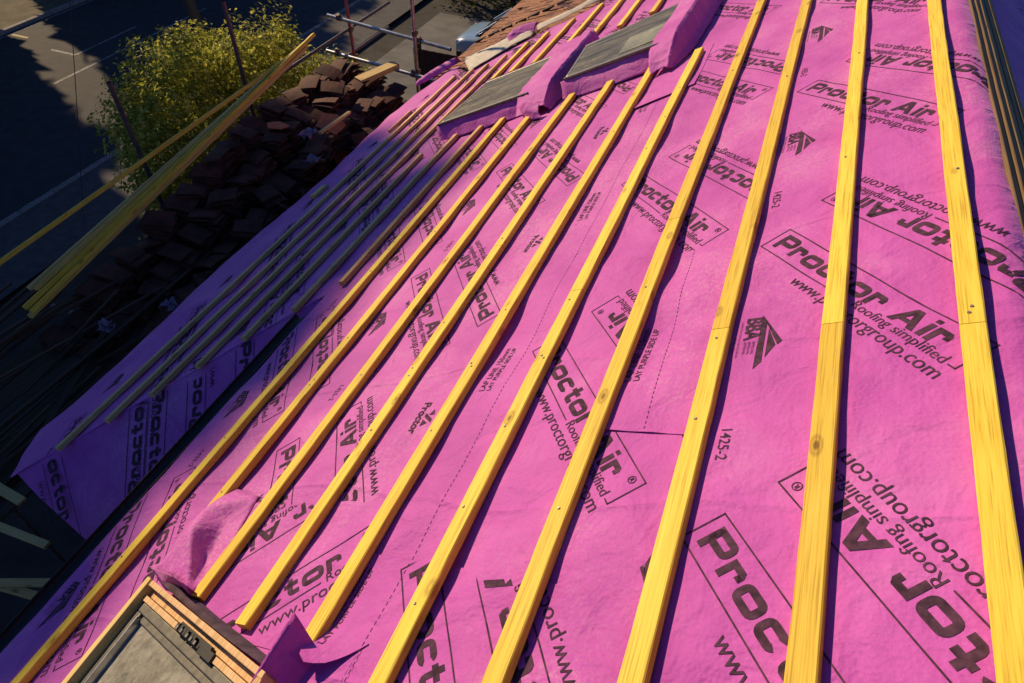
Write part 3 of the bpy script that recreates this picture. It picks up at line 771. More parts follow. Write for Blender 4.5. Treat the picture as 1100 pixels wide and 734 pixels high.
# upright dark triangle
facets('membrane_flap', [(.415, 1.040, .072), (.240, 1.010, .046), (.20, 1.03, -.05), (.300, 1.080, -.073), (.379, 1.071, -.023)], [(0, 1, 2, 3, 4)],
       'upright dark purple triangular flap of membrane beside the near skylight', 6, .0015)

# torn white underlay and pink roll at the far end ------------------------------
strip('torn_underlay', [[W(5.62, -1.26, -.012), W(5.86, -.99, -.012), W(6.02, -.72, -.012)], [W(5.98, -1.48, .03), W(6.05, -1.1, .035), W(6.16, -.78, .03)], [W(6.26, -1.62, .0), W(6.20, -1.25, .01), W(6.24, -.88, .0)]], 'torn white sheet of old underlay at the end of the pink membrane', 'underlay', 14, M['white_sheet'])
strip('torn_underlay', [[W(6.06, -.68, .0), W(6.10, -.35, .0), W(6.22, -.05, .0), W(6.36, .32, .0)], [W(6.14, -.70, .03), W(6.17, -.35, .025), W(6.29, -.05, .03), W(6.46, .32, .02)], [W(6.22, -.72, -.01), W(6.23, -.36, .0), W(6.36, -.06, .0), W(6.52, .30, .0)]], 'thin white torn underlay strip along the brown tiles', 'underlay', 14, M['white_sheet'])
strip('membrane_roll', [[W(5.95, -2.12, -.01), W(6.05, -1.98, -.01), W(6.22, -1.74, -.01)], [W(5.98, -2.13, .03), W(6.10, -1.98, .04), W(6.26, -1.76, .035)], [W(6.06, -2.14, .025), W(6.18, -2.0, .035), W(6.33, -1.78, .03)], [W(6.08, -2.12, -.03), W(6.20, -1.98, -.03), W(6.35, -1.76, -.03)]], 'magenta rolled end of membrane at the far eaves corner', res=16)
strip('membrane_flap', [[W(5.98, -.95, .0), W(6.05, -.86, .0), W(6.08, -.72, .0)], [W(6.08, -1.0, .06), W(6.14, -.88, .085), W(6.16, -.70, .05)], [W(6.22, -.98, .02), W(6.24, -.86, .03), W(6.22, -.72, .01)]], 'small peaked magenta flap among the torn white underlay', res=12)

# brown tiled roof beyond -------------------------------------------------------
t = empty('tiled_roof', W(6.4, -2.0, -.1), 'old brown clay tiled roof continuing beyond the torn underlay', 'roof')
mb = MB(); rnd = random.Random(3)
gs, ga = .155, .115
s = -2.03; row = 0
while s < 2.4:
    a = interp(TEAR, s) + .02 + (row % 2) * ga / 2
    while a < 13:
        dz = rnd.uniform(-.004, .004); tw = rnd.uniform(-.003, .003)
        h0, h1 = -.046 + dz, -.084 + dz
        L = gs + .05
        P = [W(a + .004, s - .012, h0 + tw), W(a + ga - .004, s - .012, h0 - tw), W(a + ga - .004, s + L, h1 - tw), W(a + .004, s + L, h1 + tw)]
        Q = [p - NV * .014 * K for p in P]
        if rnd.random() > .012:
            mb.add(P + Q, [(0, 1, 2, 3), (4, 7, 6, 5), (0, 4, 5, 1), (1, 5, 6, 2), (2, 6, 7, 3), (3, 7, 4, 0)])
        a += ga
    s += gs; row += 1
tb = mb.build('tile_courses', M['claytile'], t, frame(W(6.4, -2, -.05), SV, AV, NV)); 
mb = MB()
k = -1.95
while k < .6:
    c = 7.22 + .012 * math.sin(k * 20)
    mb.box(W(c, k, -.045), SV * .13 * K, AV * rnd.uniform(.03, .07) * K, NV * .02 * K); k += rnd.uniform(.13, .2)
mb.build('slipped_tile_gap', M['lead'], t)  # row of dark boxes marking a break line across the tiles
mb = MB(); mb.box(W(9.6, .2, -.16), SV * 4.5 * K, AV * 6.6 * K, NV * .05); mb.build('roof_deck', M['dark_void'], t)

# gutter along the near eaves -----------------------------------------------------
mb = MB()
def gut(u, v):
    q = math.pi * (1 + u); r = .032
    return Vector((-.285 * CT * K - .036 + r * math.cos(q), -1.0 + (1.86 * K + 1.0) * v, -.285 * ST * K - .052 + r * math.sin(q)))
mb.grid(gut, 12, 30, 0, True)
o = mb.build('gutter', [M['black']]); sm = o.modifiers.new('wall', 'SOLIDIFY'); sm.thickness = .004
tag(o, 'black half round gutter along the near eaves', 'gutter')

# house body under the roof ----------------------------------------------------
t = empty('brick_house', (0, 2, GZ), 'red brick house carrying the pink membrane roof', 'house')
mb = MB()
def wallbox(x0, x1, y0, y1, z0, z1): mb.box(((x0 + x1) / 2, (y0 + y1) / 2, (z0 + z1) / 2), (x1 - x0, 0, 0), (0, y1 - y0, 0), (0, 0, z1 - z0))
wallbox(-.27, 5.2, -1.15, 2.5, GZ, -.50)
wallbox(-2.02, 5.2, 2.501, 16.5, GZ, -1.62)
wallbox(-2.019, -.28, 1.45, 2.5, GZ, -1.40)
mb.build('wall', M['brick'], t)
# roof deck under felt (sarking) on both slopes, kept clear of the felt
mb = MB()
mb.box(W(3.6, 1.06, -.115), SV * 2.62 * K, AV * 9.0 * K, NV * .03 * K); mb.box(W(4.2, -1.12, -.115), SV * 1.70 * K, AV * 3.9 * K, NV * .03 * K)
mb.box(O(3.6, 1.4, -.10), Vector((CT, 0, -ST)) * 2.6 * K, AV * 9.0 * K, Vector((ST, 0, CT)) * .03 * K)
mb.build('roof_deck', M['dark_void'], t)
mb = MB(); mb.box(W(.40, -.29, -.075), SV * .02 * K, AV * 2.85 * K, NV * .05 * K); mb.build('fascia', M['dark_void'], t)

# ------------------------------------------------------------------ scaffold
def tube_thing(name, p0, p1, r, mat, label, group='scaffold tubes', cat='scaffold tube', rings=()):
    p0, p1 = Vector(p0), Vector(p1)
    x, y, z = axes_for(p1 - p0, (1, 0, .01))
    m = frame(p0, x, y, z)
    mb = MB(); mb.tube(p0, p1, r, r, 14, 0, False); mb.tube(p1, p0, r * .86, r * .86, 14, 0, False)
    o = mb.build(name, M[mat], None, m)
    for f in rings:
        c = p0.lerp(p1, f); mb = MB()
        d = (p1 - p0).normalized(); mb.tube(c - d * .035, c + d * .035, r * 1.45, r * 1.45, 10)
        mb.box(c + x * r * 1.6, x * .05, d * .05, z * .05)
        mb.build('coupler', M['darksteel'], o)
    return tag(o, label, cat, group)
RT = .026
tube_thing('scaffold_upright', (-4.25, 4.86, GZ), (-4.25, 4.73, -.42), RT, 'darksteel', 'dull steel upright with open top at the left of the shrub')
tube_thing('scaffold_upright', (-4.25, 6.60, GZ), (-4.25, 6.60, -.22), RT, 'darksteel', 'dull steel upright standing in front of the middle of the shrub')
tube_thing('scaffold_upright', (-4.25, 9.15, GZ), (-4.25, 9.08, .6), RT, 'redsteel', 'red painted upright at the outer far corner of the scaffold', rings=(.78, .71))
tube_thing('scaffold_upright', (-2.78, 8.40, GZ), (-2.78, 8.50, .9), RT, 'steel', 'reddish grey upright at the inner far corner of the scaffold', rings=(.66, .735))
tube_thing('scaffold_rail', (-4.45, 8.86, -1.14), (-2.30, 8.62, -1.20), RT, 'steel', 'upper bright steel tube between the two far uprights', rings=(.1, .76))
tube_thing('scaffold_rail', (-4.47, 8.72, -1.62), (-2.25, 8.25, -1.52), RT, 'steel', 'lower bright steel tube between the two far uprights', rings=(.1, .76))
tube_thing('scaffold_rail', (-4.32, 7.0, -1.42), (-4.32, 10.45, -1.43), .022, 'darksteel', 'upper dull guard rail running along the outside of the tile stacks')
tube_thing('scaffold_rail', (-4.32, 7.2, -1.78), (-4.32, 10.35, -1.80), .022, 'darksteel', 'lower dull guard rail running along the outside of the tile stacks')
tube_thing('scaffold_upright', (-4.25, 1.6, GZ), (-4.25, 1.6, -.6), RT, 'darksteel', 'dull steel upright at the near end of the scaffold, beside the bundle')
# platform boards
PZ = -2.25
for j in range(2):
    for i in range(6):
        mb = MB(); y0 = 1.0 + j * 3.92; L = 3.9
        batten_local(mb, L, .222, .038, i + j * 9.1, .002, .2)
        m = frame((-4.02 + i * .232, y0, PZ + random.uniform(0, .006)), (1, 0, 0), (0, 1, 0), (0, 0, 1))
        mb.v = [m @ v for v in mb.v]
        o = mb.build('scaffold_board', M['board'], None, m)
        tag(o, 'dark scaffold board of the working platform under the tile stacks', 'scaffold board', 'scaffold platform boards')
for k, y in enumerate((1.5, 3.2, 5.0, 6.6, 8.6)):
    tube_thing('scaffold_transom', (-4.5, y, PZ - .045), (-2.2, y, PZ - .045), RT, 'darksteel', 'dull steel tube carrying the scaffold boards', 'scaffold transoms')

# roof tile -----------------------------------------------------------------------
TW, TL = .215, .31
def tile_geo(mb, mtx=None):
    w, l, t = TW, TL, .015; n0 = len(mb.v)
    cam_ = lambda x, y: .010 * (1 - (2 * y / l) ** 2) + .004 * (1 - (2 * x / w) ** 2)
    nx, ny = 4, 4
    for sg, dz in ((1, t), (-1, 0)):
        mb.grid(lambda u, v: Vector(((u - .5) * w, (v - .5) * l, cam_((u - .5) * w, (v - .5) * l) + dz)), nx, ny, 0, False, flip=(sg < 0))
    P = [(-.5 + k / nx, -.5) for k in range(nx)] + [(.5, -.5 + k / ny) for k in range(ny)] + [(.5 - k / nx, .5) for k in range(nx)] + [(-.5, .5 - k / ny) for k in range(ny)]
    n = len(P); lo = [Vector((x * w, y * l, cam_(x * w, y * l))) for x, y in P]; hi = [p + Vector((0, 0, t)) for p in lo]
    mb.add(lo + hi, [(k, (k + 1) % n, n + (k + 1) % n, n + k) for k in range(n)])
    for x in (-.05, .05): mb.box((x, l / 2 - .02, -.004), (.03, 0, 0), (0, .015, 0), (0, 0, .02))
    if mtx is not None:
        for k in range(n0, len(mb.v)): mb.v[k] = mtx @ mb.v[k]
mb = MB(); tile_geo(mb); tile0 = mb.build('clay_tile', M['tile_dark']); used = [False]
from mathutils import Euler
buried = MB()
def put_tile(loc, rot, label, group, single=True):
    if not single:
        tile_geo(buried, Matrix.Translation(loc) @ Euler(rot).to_matrix().to_4x4()); return
    if not used[0]: o = tile0; used[0] = True
    else: o = tile0.copy(); COL.objects.link(o)
    o.location = loc; o.rotation_euler = rot; tag(o, label, 'roof tile', group); return o
rnd = random.Random(11)
GT = 'old dark roof tiles stacked along the scaffold'
def top_at(y): return interp([(2.6, -2.1), (3.2, -1.96), (3.6, -1.88), (4.2, -1.72), (4.9, -1.60), (5.4, -1.46), (6.2, -1.40), (7.0, -1.36), (7.9, -1.40), (8.5, -1.62)], y)
for row, xb, keep, dz in ((0, -3.80, 3, .03), (1, -3.44, 4, -.07), (2, -3.05, 5, -.22)):
    y = 2.75 + .08 * row
    while y < 8.4:
        top = top_at(y) + dz + rnd.uniform(-.09, .06); pitch = .031
        n = max(2, int((top - PZ - .04) / pitch))
        lean = rnd.uniform(-.22, .22); tx = rnd.uniform(-.22, .30); ty = rnd.uniform(-.30, .20); turn = math.pi / 2 * (rnd.random() < .7) + rnd.uniform(-.35, .35)
        for k in range(n):
            z = PZ + .04 + k * pitch
            put_tile((xb + rnd.uniform(-.045, .045) + (.05 * math.sin(k * .5 + y * 3) if row == 2 else 0), y + lean * (k / n) * .3 + rnd.uniform(-.035, .035), z),
                     (tx * (k / n) + rnd.uniform(-.05, .05), ty * (k / n) + rnd.uniform(-.05, .05), turn + rnd.uniform(-.32, .32)),
                     'weathered dark brown roof tile lying in the stacks along the scaffold', GT, k >= n - keep)
        y += .262
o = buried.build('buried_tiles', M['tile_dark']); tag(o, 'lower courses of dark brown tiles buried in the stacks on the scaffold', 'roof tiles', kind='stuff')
for k in range(22):
    x = rnd.uniform(-2.98, -2.62); y = rnd.uniform(3.2, 8.2)
    put_tile((x, y, PZ + .12 + rnd.uniform(0, .35) * (y > 5)), (rnd.uniform(-.6, .6), rnd.uniform(.1, 1.0), rnd.uniform(-1.5, 1.5)),
             'loose dark brown tile tumbled into the gap between stacks and eaves', 'loose tiles beside the stacks')
# broken orange tiles
def shard(loc, rot, pts, label):
    mb = MB(); n = len(pts)
    vs = [Vector((x, y, 0)) for x, y in pts] + [Vector((x, y, .016)) for x, y in pts]
    mb.add(vs, [tuple(range(n))[::-1], tuple(range(n, 2 * n))] + [(i, (i + 1) % n, n + (i + 1) % n, n + i) for i in range(n)])
    o = mb.build('broken_tile', M['tile_orange'], bevel=.003); o.location = loc; o.rotation_euler = rot; tag(o, label, 'broken tile')
shard((-2.92, 6.45, -1.40), (.3, .35, .4), [(-.16, -.14), (.10, -.17), (.18, .03), (.05, .15), (-.12, .10)], 'larger orange broken tile lying by the short yellow offcut')
shard((-3.42, 6.05, -1.36), (.1, .3, 1.2), [(-.15, -.05), (.0, -.10), (.16, -.03), (.10, .09), (-.08, .08)], 'smaller orange broken tile on top of the stacks, nearer the bundle')

def free_batten(p0, p1, w, t, mat, label, group, name='loose_batten', roll=0.0, cat='batten'):
    p0, p1 = Vector(p0), Vector(p1)
    x, y, z = axes_for(p1 - p0)
    if roll:
        x, z = x * math.cos(roll) + z * math.sin(roll), z * math.cos(roll) - x * math.sin(roll)
    m = frame(p0, x, y, z); mb = MB(); batten_local(mb, (p1 - p0).length, w, t, random.random() * 99, .001, .25)
    mb.v = [m @ v for v in mb.v]
    o = mb.build(name, M[mat], None, m); return tag(o, label, cat, group)

GB = 'yellow battens bundled over the tile stacks'
bd = [((-3.75, 2.65, -1.65), (-3.75, 7.54, -.87), 'topmost and longest yellow batten of the leaning bundle'),
      ((-3.80, 2.64, -1.62), (-3.80, 7.50, -.92), 'yellow batten lying just under the topmost one of the bundle'),
      ((-3.86, 2.84, -1.57), (-3.86, 7.48, -.97), 'yellow batten on the shrub side in the middle of the bundle'),
      ((-3.93, 2.83, -1.58), (-3.92, 7.46, -1.02), 'greenish grey outermost batten of the leaning bundle'),
      ((-4.05, 2.20, -1.30), (-3.80, 7.40, -.965), 'single yellow batten splaying out from the bundle towards the street'),
      ((-3.765, 2.62, -1.70), (-3.73, 7.30, -.955), 'lowest yellow batten of the bundle nearest the tiles')]
for p0, p1, l in bd: free_batten(p0, p1, .064, .042, 'pale' if 'greenish' in l else ('bundle' if 'middle' in l or 'lowest' in l else 'yellow'), l, GB, 'bundled_batten', .5)
free_batten((-2.80, 6.05, -1.33), (-2.80, 6.70, -1.37), .045, .03, 'pale', 'short yellow offcut lying across the tile stack', 'offcuts')
free_batten((-3.42, 7.9, -1.60), (-3.15, 8.52, -1.56), .17, .07, 'pale', 'thick sawn timber end beyond the tile stacks', 'offcuts', 'timber_block', 0, 'timber')
free_batten((-3.25, 1.30, -2.04), (-2.66, 1.27, -2.16), .075, .03, 'pale', 'pale board end just outside the violet hip corner', 'pale boards below the eaves', 'loose_board', 0, 'board')
free_batten((-3.0, 1.02, -2.14), (-2.15, 1.06, -2.14), .06, .03, 'pale', 'pale board below the eaves, upper of the level pair', 'pale boards below the eaves', 'loose_board', 0, 'board')
free_batten((-2.9, .60, -2.14), (-1.55, .78, -2.14), .06, .03, 'pale', 'pale board below the eaves, lower of the level pair', 'pale boards below the eaves', 'loose_board', 0, 'board')
free_batten((-2.9, .42, -2.12), (-1.7, .92, -2.13), .06, .03, 'pale', 'pale board lying askew below the eaves', 'pale boards below the eaves', 'loose_board', 0, 'board')
rnd = random.Random(5)
for k in range(46):
    x = rnd.uniform(-4.5, -2.75); y = rnd.uniform(.9, 3.4); an = rnd.gauss(0, .16); L = rnd.uniform(.7, 2.2)
    z = PZ + .05 + rnd.uniform(0, .42) * max(.15, min(1, (-2.6 - x)))
    d = Vector((math.sin(an), math.cos(an), rnd.gauss(0, .06))) * L
    free_batten(Vector((x, y, z)) - d * .5, Vector((x, y, z)) + d * .5, rnd.uniform(.03, .05), .022, 'oldwood',
                'stripped dark old lath heaped on the scaffold below the bundle', 'stripped old laths on the scaffold', 'old_lath', rnd.uniform(-.6, .6), 'lath')
def rag(loc, sx, sy, seed, label, mat='rag'):
    mb = MB()
    def fn(u, v):
        p = Vector(((u - .5) * sx, (v - .5) * sy, 0)); q = Vector((u * 3 + seed, v * 3, seed))
        return Vector(loc) + p + Vector((noise.noise(q) * .05, noise.noise(q + Vector((7, 0, 0))) * .05, noise.noise(q * 1.1) * .07))
    mb.grid(fn, 14, 14, 0, True)
    o = mb.build('membrane_offcut', M[mat]); sm = o.modifiers.new('thickness', 'SOLIDIFY'); sm.thickness = .003
    tag(o, label, 'offcut')
rag((-2.92, 5.98, -1.32), .16, .20, 2.2, 'small pale crumpled offcut tucked between the tile stacks')
rag((-2.78, 5.80, -1.52), .22, .18, 6.1, 'larger lilac crumpled offcut hanging off the tile stacks')
rag((-3.15, 2.85, -1.78), .13, .10, 9.4, 'whitish crumpled scrap among the old laths')
rag((-2.95, 3.4, -1.90), .15, .12, 4.9, 'dull bluish crumpled scrap beside the old laths')

# ------------------------------------------------------------------ vegetation
def leaves(mb, clumps, size, rng, up=.35, aspect=.55):
    for (c, r, n) in clumps:
        c = Vector(c)
        for _ in range(n):
            while True:
                d = Vector((rng.uniform(-1, 1), rng.uniform(-1, 1), rng.uniform(-1, 1)))
                if .05 < d.length <= 1: break
            rad = d.length ** .45; d.normalize()
            k = 1 + .42 * noise.noise(d * 2.3 + c * .7) + .24 * noise.noise(d * 5.1 + c)
            p = c + Vector((d.x * r[0], d.y * r[1], d.z * r[2])) * rad * k
            nrm = (d + Vector((rng.gauss(0, .6), rng.gauss(0, .6), rng.gauss(0, .6) + up))).normalized()
            a = nrm.orthogonal().normalized(); b = nrm.cross(a); t = rng.uniform(0, 6.28)
            x = a * math.cos(t) + b * math.sin(t); y = nrm.cross(x)
            s = size * rng.uniform(.6, 1.35)
            mb.add([p - x * s * .5, p + y * s * aspect * .5 + nrm * s * .06, p + x * s * .5, p - y * s * aspect * .5 + nrm * s * .06], [(0, 1, 2, 3)])
def limbs(mb, base, top, spread, rng, n=9, r=.07):
    base, top = Vector(base), Vector(top)
    mb.tube(base, base.lerp(top, .45), r, r * .75, 9); mb.tube(base.lerp(top, .45), top, r * .75, r * .2, 8)
    for k in range(n):
        p = base.lerp(top, .12 + .75 * k / n); a = k * 2.4 + rng.uniform(-.3, .3)
        q = p + Vector((math.cos(a) * spread[0], math.sin(a) * spread[1], spread[2] * rng.uniform(.5, 1.1)))
        m = p.lerp(q, .5) + Vector((0, 0, .1)); mb.tube(p, m, r * .45, r * .3, 7); mb.tube(m, q, r * .3, r * .1, 6)
rng = random.Random(21)
t = empty('shrub', (-6.2, 7.3, GZ), 'tall yellow green shrub behind the scaffold uprights', 'shrub')
mb = MB()
cl = [((-5.9, 7.7, -3.1), (1.25, 1.85, 1.8), 8200), ((-5.8, 7.0, -2.0), (.85, .95, .70), 2200), ((-5.9, 8.3, -2.25), (1.0, 1.1, .75), 2400), ((-5.7, 9.2, -2.75), (.85, .85, .8), 1700),
      ((-5.7, 6.4, -2.6), (.75, .75, .85), 1700), ((-5.5, 7.0, -1.35), (.20, .24, .46), 260), ((-5.55, 9.05, -1.85), (.22, .22, .42), 240), ((-5.6, 8.4, -1.80), (.3, .3, .34), 260),
      ((-5.2, 9.8, -2.9), (.65, .75, .7), 850), ((-5.4, 6.1, -3.7), (.75, .7, .95), 1200), ((-6.5, 6.7, -2.4), (.6, .6, .6), 700), ((-6.3, 7.8, -1.65), (.5, .6, .42), 600), ((-5.4, 7.7, -1.6), (.35, .35, .35), 300)]
cl = [(c, r, int(n * 2.6)) for c, r, n in cl]
leaves(mb, cl, .070, rng)
mb.build('crown', M['leaf_yellow'], t)
mb = MB(); limbs(mb, (-6.0, 7.7, GZ), (-5.9, 7.7, -2.0), (1.0, 1.5, 1.2), rng, 12, .09); mb.build('trunk', M['bark'], t)

def bush(loc, r, n, size, mat, label, name='shrub', cat='shrub', group=None, trunk_h=None):
    t = empty(name, (loc[0], loc[1], GZ), label, cat, group); mb = MB()
    c = Vector(loc); cl = [(c, r, int(n * .5))]
    for k in range(6):
        a = k * 1.05 + rng.uniform(-.3, .3)
        cl.append((c + Vector((math.cos(a) * r[0] * .6, math.sin(a) * r[1] * .6, r[2] * rng.uniform(-.3, .6))), (r[0] * .5, r[1] * .5, r[2] * .5), int(n * .09)))
    leaves(mb, cl, size, rng); mb.build('crown', M[mat], t)
    mb = MB(); limbs(mb, (loc[0], loc[1], GZ), (loc[0], loc[1], loc[2] + r[2] * .4), (r[0] * .6, r[1] * .6, r[2] * .5), rng, 9, .06 + r[2] * .03); mb.build('trunk', M['bark'], t)
    return t
bush((-9.3, 24.2, -5.3), (1.3, 1.2, 1.2), 2600, .13, 'leaf_dark', 'low olive bush behind the left corner of the driveway')
bush((-7.6, 24.6, -5.0), (1.2, 1.2, 1.4), 2600, .13, 'leaf_dark', 'dark green bush behind the blue car, left of the slim trunk')
bush((-5.6, 25.4, -4.6), (1.6, 1.4, 1.8), 3200, .13, 'leaf_dark', 'larger dark green bush beside the brown tiled roof edge')
bush((-9.8, 27.5, -4.6), (2.4, 1.4, 2.0), 3000, .15, 'leaf_dark', 'deep green hedge bush at the top edge behind the driveway')

# ------------------------------------------------------------------ ground, road
def flat(name, x0, x1, y0, y1, z, mat, lab=None, sub=1):
    mb = MB(); mb.grid(lambda u, v: Vector((x0 + (x1 - x0) * u, y0 + (y1 - y0) * v, z)), sub, sub, 0, False)
    o = mb.build(name, M[mat]); o['kind'] = 'structure'; return o
flat('ground', -260, 260, -200, 320, GZ - .02, 'soil', sub=8)
flat('road', -21.6, -12.75, -160, 300, GZ, 'asphalt', sub=4)
flat('verge', -40, -21.78, -160, 300, GZ + .10, 'verge', sub=4)
flat('pavement', -12.6, -10.6, -160, 300, GZ + .10, 'pavement', sub=4)
flat('driveway', -9.6, -3.2, 15.75, 22.6, GZ + .012, 'concrete')
for nm, x0, x1 in (('kerb', -21.78, -21.6), ('kerb', -12.75, -12.6)):
    mb = MB(); y = -60.0
    while y < 120: mb.box(((x0 + x1) / 2, y + .455, GZ + .05), (x1 - x0, 0, 0), (0, .905, 0), (0, 0, .124)); y += .915
    o = mb.build(nm, M['kerb'], bevel=.012); o['kind'] = 'structure'
def paint(x0, x1, y0, y1, mat='paint', tilt=0):
    mb = MB(); mb.grid(lambda u, v: Vector((x0 + (x1 - x0) * u, y0 + (y1 - y0) * v + tilt * u, GZ + .004)), 1, 1)
    o = mb.build('road_marking', M[mat]); o['kind'] = 'structure'
paint(-17.35, -17.25, 12.9, 19.5); paint(-21.5, -21.4, 8.5, 21.5); paint(-12.95, -12.86, 4, 12)
paint(-19.3, -18.3, 14.62, 14.72); paint(-18.35, -18.25, 14.72, 17.2); paint(-21.38, -20.7, 15.0, 15.1, 'yellowpaint')
for k in range(-6, 16):
    if k not in (3, 4): paint(-17.35, -17.25, 12.9 + (k - 3) * 6 + (6 if k > 3 else -2), 12.9 + (k - 3) * 6 + (9 if k > 3 else 1))

# fence in front of the drive
t = empty('timber_fence', (-6.5, 15.6, GZ), 'dark close boarded timber fence below the driveway', 'fence')
mb = MB(); x = -6.85; q = 0
while x < -3.2:
    mb.box((x + .06, 15.6 + (.012 if q % 2 else 0), GZ + .9), (.118, 0, 0), (0, .018, 0), (0, 0, 1.8)); x += .105; q += 1
mb.build('boards', M['fence'], t)
mb = MB()
for k in range(4): mb.box((-6.75 + k * 1.15, 15.72, GZ + .95), (.1, 0, 0), (0, .1, 0), (0, 0, 1.9))
mb.box((-5.0, 15.66, GZ + .5), (3.6, 0, 0), (0, .04, 0), (0, 0, .09)); mb.box((-5.0, 15.66, GZ + 1.4), (3.6, 0, 0), (0, .04, 0), (0, 0, .09))
mb.build('posts_and_rails', M['dark_void'], t)

# utility pole and wire
mb = MB(); mb.tube((-15.3, 17.0, GZ), (-15.9, 17.0, GZ + 8.2), .17, .12, 16)
o = mb.build('utility_pole', M['polewood']); tag(o, 'brown wooden utility pole rising behind the shrub at the top edge', 'pole')
mb = MB(); P0, P1 = Vector((-6.0, 6.35, .5)), Vector((-6.0, 4.85, -2.75))
mb.path([P0.lerp(P1, k / 8) + Vector((0, 0, -.02 * math.sin(math.pi * k / 8))) for k in range(9)], .0045, 6)
o = mb.build('overhead_cable', M['black']); tag(o, 'thin black cable hanging over the dark road at the left edge', 'cable')

# ------------------------------------------------------------------ car
t = empty('parked_car', (-6.35, 20.0, GZ), 'light blue car parked on the drive, half hidden by brown tiles', 'car')
CX, CY = -6.35, 20.1
sec = [(-2.05, .62, .42, .62), (-1.98, .76, .30, .74), (-1.75, .84, .24, .84), (-1.2, .88, .22, .93), (-.75, .89, .22, .99), (0, .9, .22, 1.0), (.9, .9, .22, 1.01), (1.6, .88, .24, 1.02), (1.95, .80, .32, .95), (2.05, .7, .42, .80)]
def car_body(u, v):
    x = u * (len(sec) - 1); i = min(int(x), len(sec) - 2); f = x - i
    y, w, z0, z1 = (sec[i][k] + (sec[i + 1][k] - sec[i][k]) * f for k in range(4))
    q = -.15 * math.pi + v * 1.3 * math.pi
    cx, cz = math.cos(q), math.sin(q)
    e = lambda c: math.copysign(abs(c) ** .42, c)
    return Vector((CX + w * e(cx), CY + y, GZ + (z0 + z1) / 2 + (z1 - z0) / 2 * e(cz)))
mb = MB(); mb.grid(car_body, 36, 28, 0, True)
mb.build('body', M['carpaint'], t)
mb = MB()
def cabin(u, v, g=0):
    pr = [(-1.30, .80, .96), (-.62, .66, 1.42), (.1, .64, 1.47), (.9, .64, 1.45), (1.75, .74, 1.0)]
    x = u * 4; i = min(int(x), 3); f = x - i; y, w, z = (pr[i][k] + (pr[i + 1][k] - pr[i][k]) * f for k in range(3))
    q = math.pi * v; e = lambda c: math.copysign(abs(c) ** .35, c)
    return Vector((CX + w * e(math.cos(q)) * (1 + .0) + 0, CY + y, GZ + .95 + (z - .95) * abs(math.sin(q)) ** .35 + g))
mb.grid(cabin, 24, 24, 0, True); mb.build('windows', M['carglass'], t)
mb = MB(); mb.grid(lambda u, v: Vector((CX + (u - .5) * 1.22, CY - .62 + v * 1.57, GZ + 1.468 + .02 * math.sin(math.pi * v) - .03 * (2 * u - 1) ** 2)), 8, 8, 0, True); mb.build('roof_panel', M['carpaint'], t)
for sx in (-1, 1):
    mb = MB(); mb.box((CX + sx * .60, CY - 1.93, GZ + .66), (.30, 0, 0), (sx * 0, .14, .02), (0, .05, .15)); mb.build('headlight', M['lamp'], t, bevel=.03)
    mb = MB(); mb.tube((CX + sx * .66, CY - 1.28, GZ + .97), (CX + sx * .60, CY - .66, GZ + 1.40), .035, .035, 8); mb.build('pillar', M['carpaint'], t)
    mb = MB(); mb.box((CX + sx * 1.0, CY - .72, GZ + 1.02), (.16, 0, 0), (0, .1, 0), (0, 0, .12)); mb.build('mirror', M['carpaint'], t, bevel=.03)
    for yy in (-1.28, 1.28):
        mb = MB(); mb.tube((CX + sx * .72, CY + yy, GZ + .33), (CX + sx * .93, CY + yy, GZ + .33), .32, .32, 24); w = mb.build('wheel', M['tyre'], t, bevel=.02)
        mb = MB(); mb.tube((CX + sx * .925, CY + yy, GZ + .33), (CX + sx * .94, CY + yy, GZ + .33), .2, .19, 18); mb.build('rim', M['alu_light'], w)
mb = MB(); mb.box((CX, CY - 2.03, GZ + .42), (1.0, 0, 0), (0, .06, 0), (0, 0, .14)); mb.build('grille', M['black'], t, bevel=.02)


t.location = (-5.40, 19.75, GZ); t.rotation_euler = (0, 0, -math.pi / 2)

# unseen trees across the street, placed and shaped to shade eaves, scaffold and road
def unseen_tree(x, y, top, hw, hd, n, label, low=.8):
    t = empty('broadleaf_tree', (x, y, GZ), label, 'tree', 'trees across the street'); mb = MB()
    z0 = GZ + .6; hc = (top - z0) / 2
    for _ in range(n):
        while True:
            d = Vector((rng.uniform(-1, 1), rng.uniform(-1, 1), rng.uniform(-1, 1)))
            if (abs(d.x) ** 2 + abs(d.y) ** 2) ** 1.6 + abs(d.z) ** 3.6 <= 1: break
        tp = low + (1 - low) * max(0, min(1, (d.z - .42) / .32))
        p = Vector((x + d.x * hd, y + d.y * hw * tp, z0 + hc + d.z * hc))
        p += Vector((0, 1, 1)) * .3 * noise.noise(p * .6)
        nrm = Vector((rng.gauss(0, 1), rng.gauss(0, 1), rng.gauss(0, 1))).normalized(); a = nrm.orthogonal().normalized(); b = nrm.cross(a); q = rng.uniform(.3, .6)
        mb.add([p - a * q, p + b * q * .6, p + a * q, p - b * q * .6], [(0, 1, 2, 3)])
    mb.build('crown', M['leaf_dark'], t)
    mb = MB(); limbs(mb, (x, y, GZ), (x, y, top - 1.5), (hd * .5, hw * .5, 1.5), rng, 14, .32); mb.build('trunk', M['bark'], t)
unseen_tree(-24.3, 13.0, 13.9, 5.2, 2.3, 7600, 'tallest full crowned tree across the street', .43)
unseen_tree(-24.6, 8.6, 13.3, 2.9, 2.3, 4200, 'tall full crowned tree across the street, second in its row')
unseen_tree(-24.6, 3.6, 13.6, 2.9, 2.3, 4200, 'tall full crowned tree at the near end of its row across the street')
unseen_tree(-25.6, 14.6, 1.6, 2.7, 1.8, 2400, 'dense low bush under the tallest tree across the street', .8)
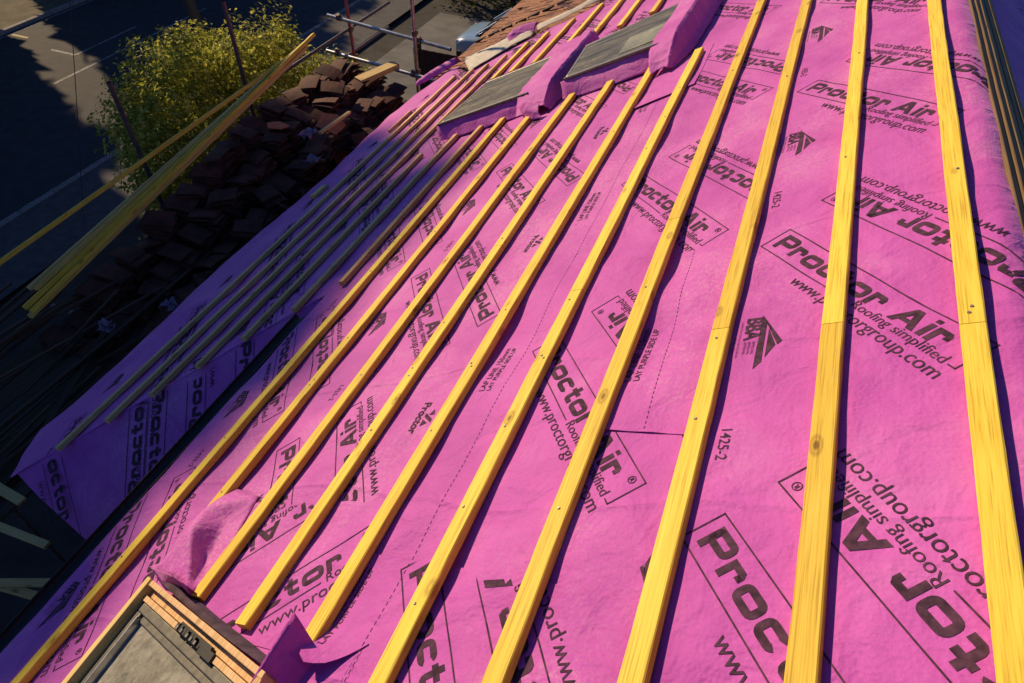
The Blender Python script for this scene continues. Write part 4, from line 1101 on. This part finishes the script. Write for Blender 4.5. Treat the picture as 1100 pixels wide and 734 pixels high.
for k, (y, top) in enumerate(((20.3, .6), (24.0, 1.4), (28.2, .9), (32.5, 2.0))):
    unseen_tree(-25.0, y, top, 2.3, 1.9, 1500, ['low', 'medium', 'rounded', 'far'][k] + ' bushy tree across the street beyond the sunlit gap')

# ------------------------------------------------------------------ light, sky, camera
SUN = Vector((-1.0, .50, .58)).normalized()
w = bpy.data.worlds.new('World'); scene.world = w; w.use_nodes = True
nt = w.node_tree; bg = nt.nodes['Background']
sk = nt.nodes.new('ShaderNodeTexSky'); sk.sky_type = 'NISHITA'; sk.sun_disc = False
sk.sun_elevation = math.asin(SUN.z); sk.sun_rotation = math.atan2(SUN.x, SUN.y)
sk.air_density = 1.0; sk.dust_density = .4; sk.ozone_density = 2.0
mxs = nt.nodes.new('ShaderNodeMix'); mxs.data_type = 'RGBA'; mxs.blend_type = 'MULTIPLY'; mxs.inputs[0].default_value = 1.0
mxs.inputs[7].default_value = (.50, .76, 1.28, 1)
nt.links.new(sk.outputs[0], mxs.inputs[6]); nt.links.new(mxs.outputs[2], bg.inputs[0]); bg.inputs[1].default_value = .06
ld = bpy.data.lights.new('sun', 'SUN'); ld.energy = 4.9; ld.angle = R(1.0); ld.color = (1.0, .74, .45)
lo = bpy.data.objects.new('sun', ld); COL.objects.link(lo); lo.location = SUN * 60
lo.rotation_euler = SUN.to_track_quat('Z', 'Y').to_euler()

cd = bpy.data.cameras.new('camera'); cam = bpy.data.objects.new('camera', cd); COL.objects.link(cam)
cd.sensor_width = 36; cd.lens = 23.787; cd.clip_start = .02; cd.clip_end = 1500
r_ = Vector((.928792, .370078, .019667)); d_ = Vector((.276361, -.656276, -.702087)); f_ = Vector((-.246920, .657528, -.711820))
mm = Matrix.Identity(4)
for k in range(3): mm[k][0] = r_[k]; mm[k][1] = -d_[k]; mm[k][2] = -f_[k]
mm.translation = Vector((1.97728, 0, 2.70065)); cam.matrix_world = mm
scene.camera = cam
scene.view_settings.view_transform = 'Standard'; scene.view_settings.look = 'None'
scene.view_settings.exposure = 0.1; scene.view_settings.gamma = 1.0
scene.cycles.use_denoising = True
scene.cycles.max_bounces = 6; scene.cycles.transparent_max_bounces = 8
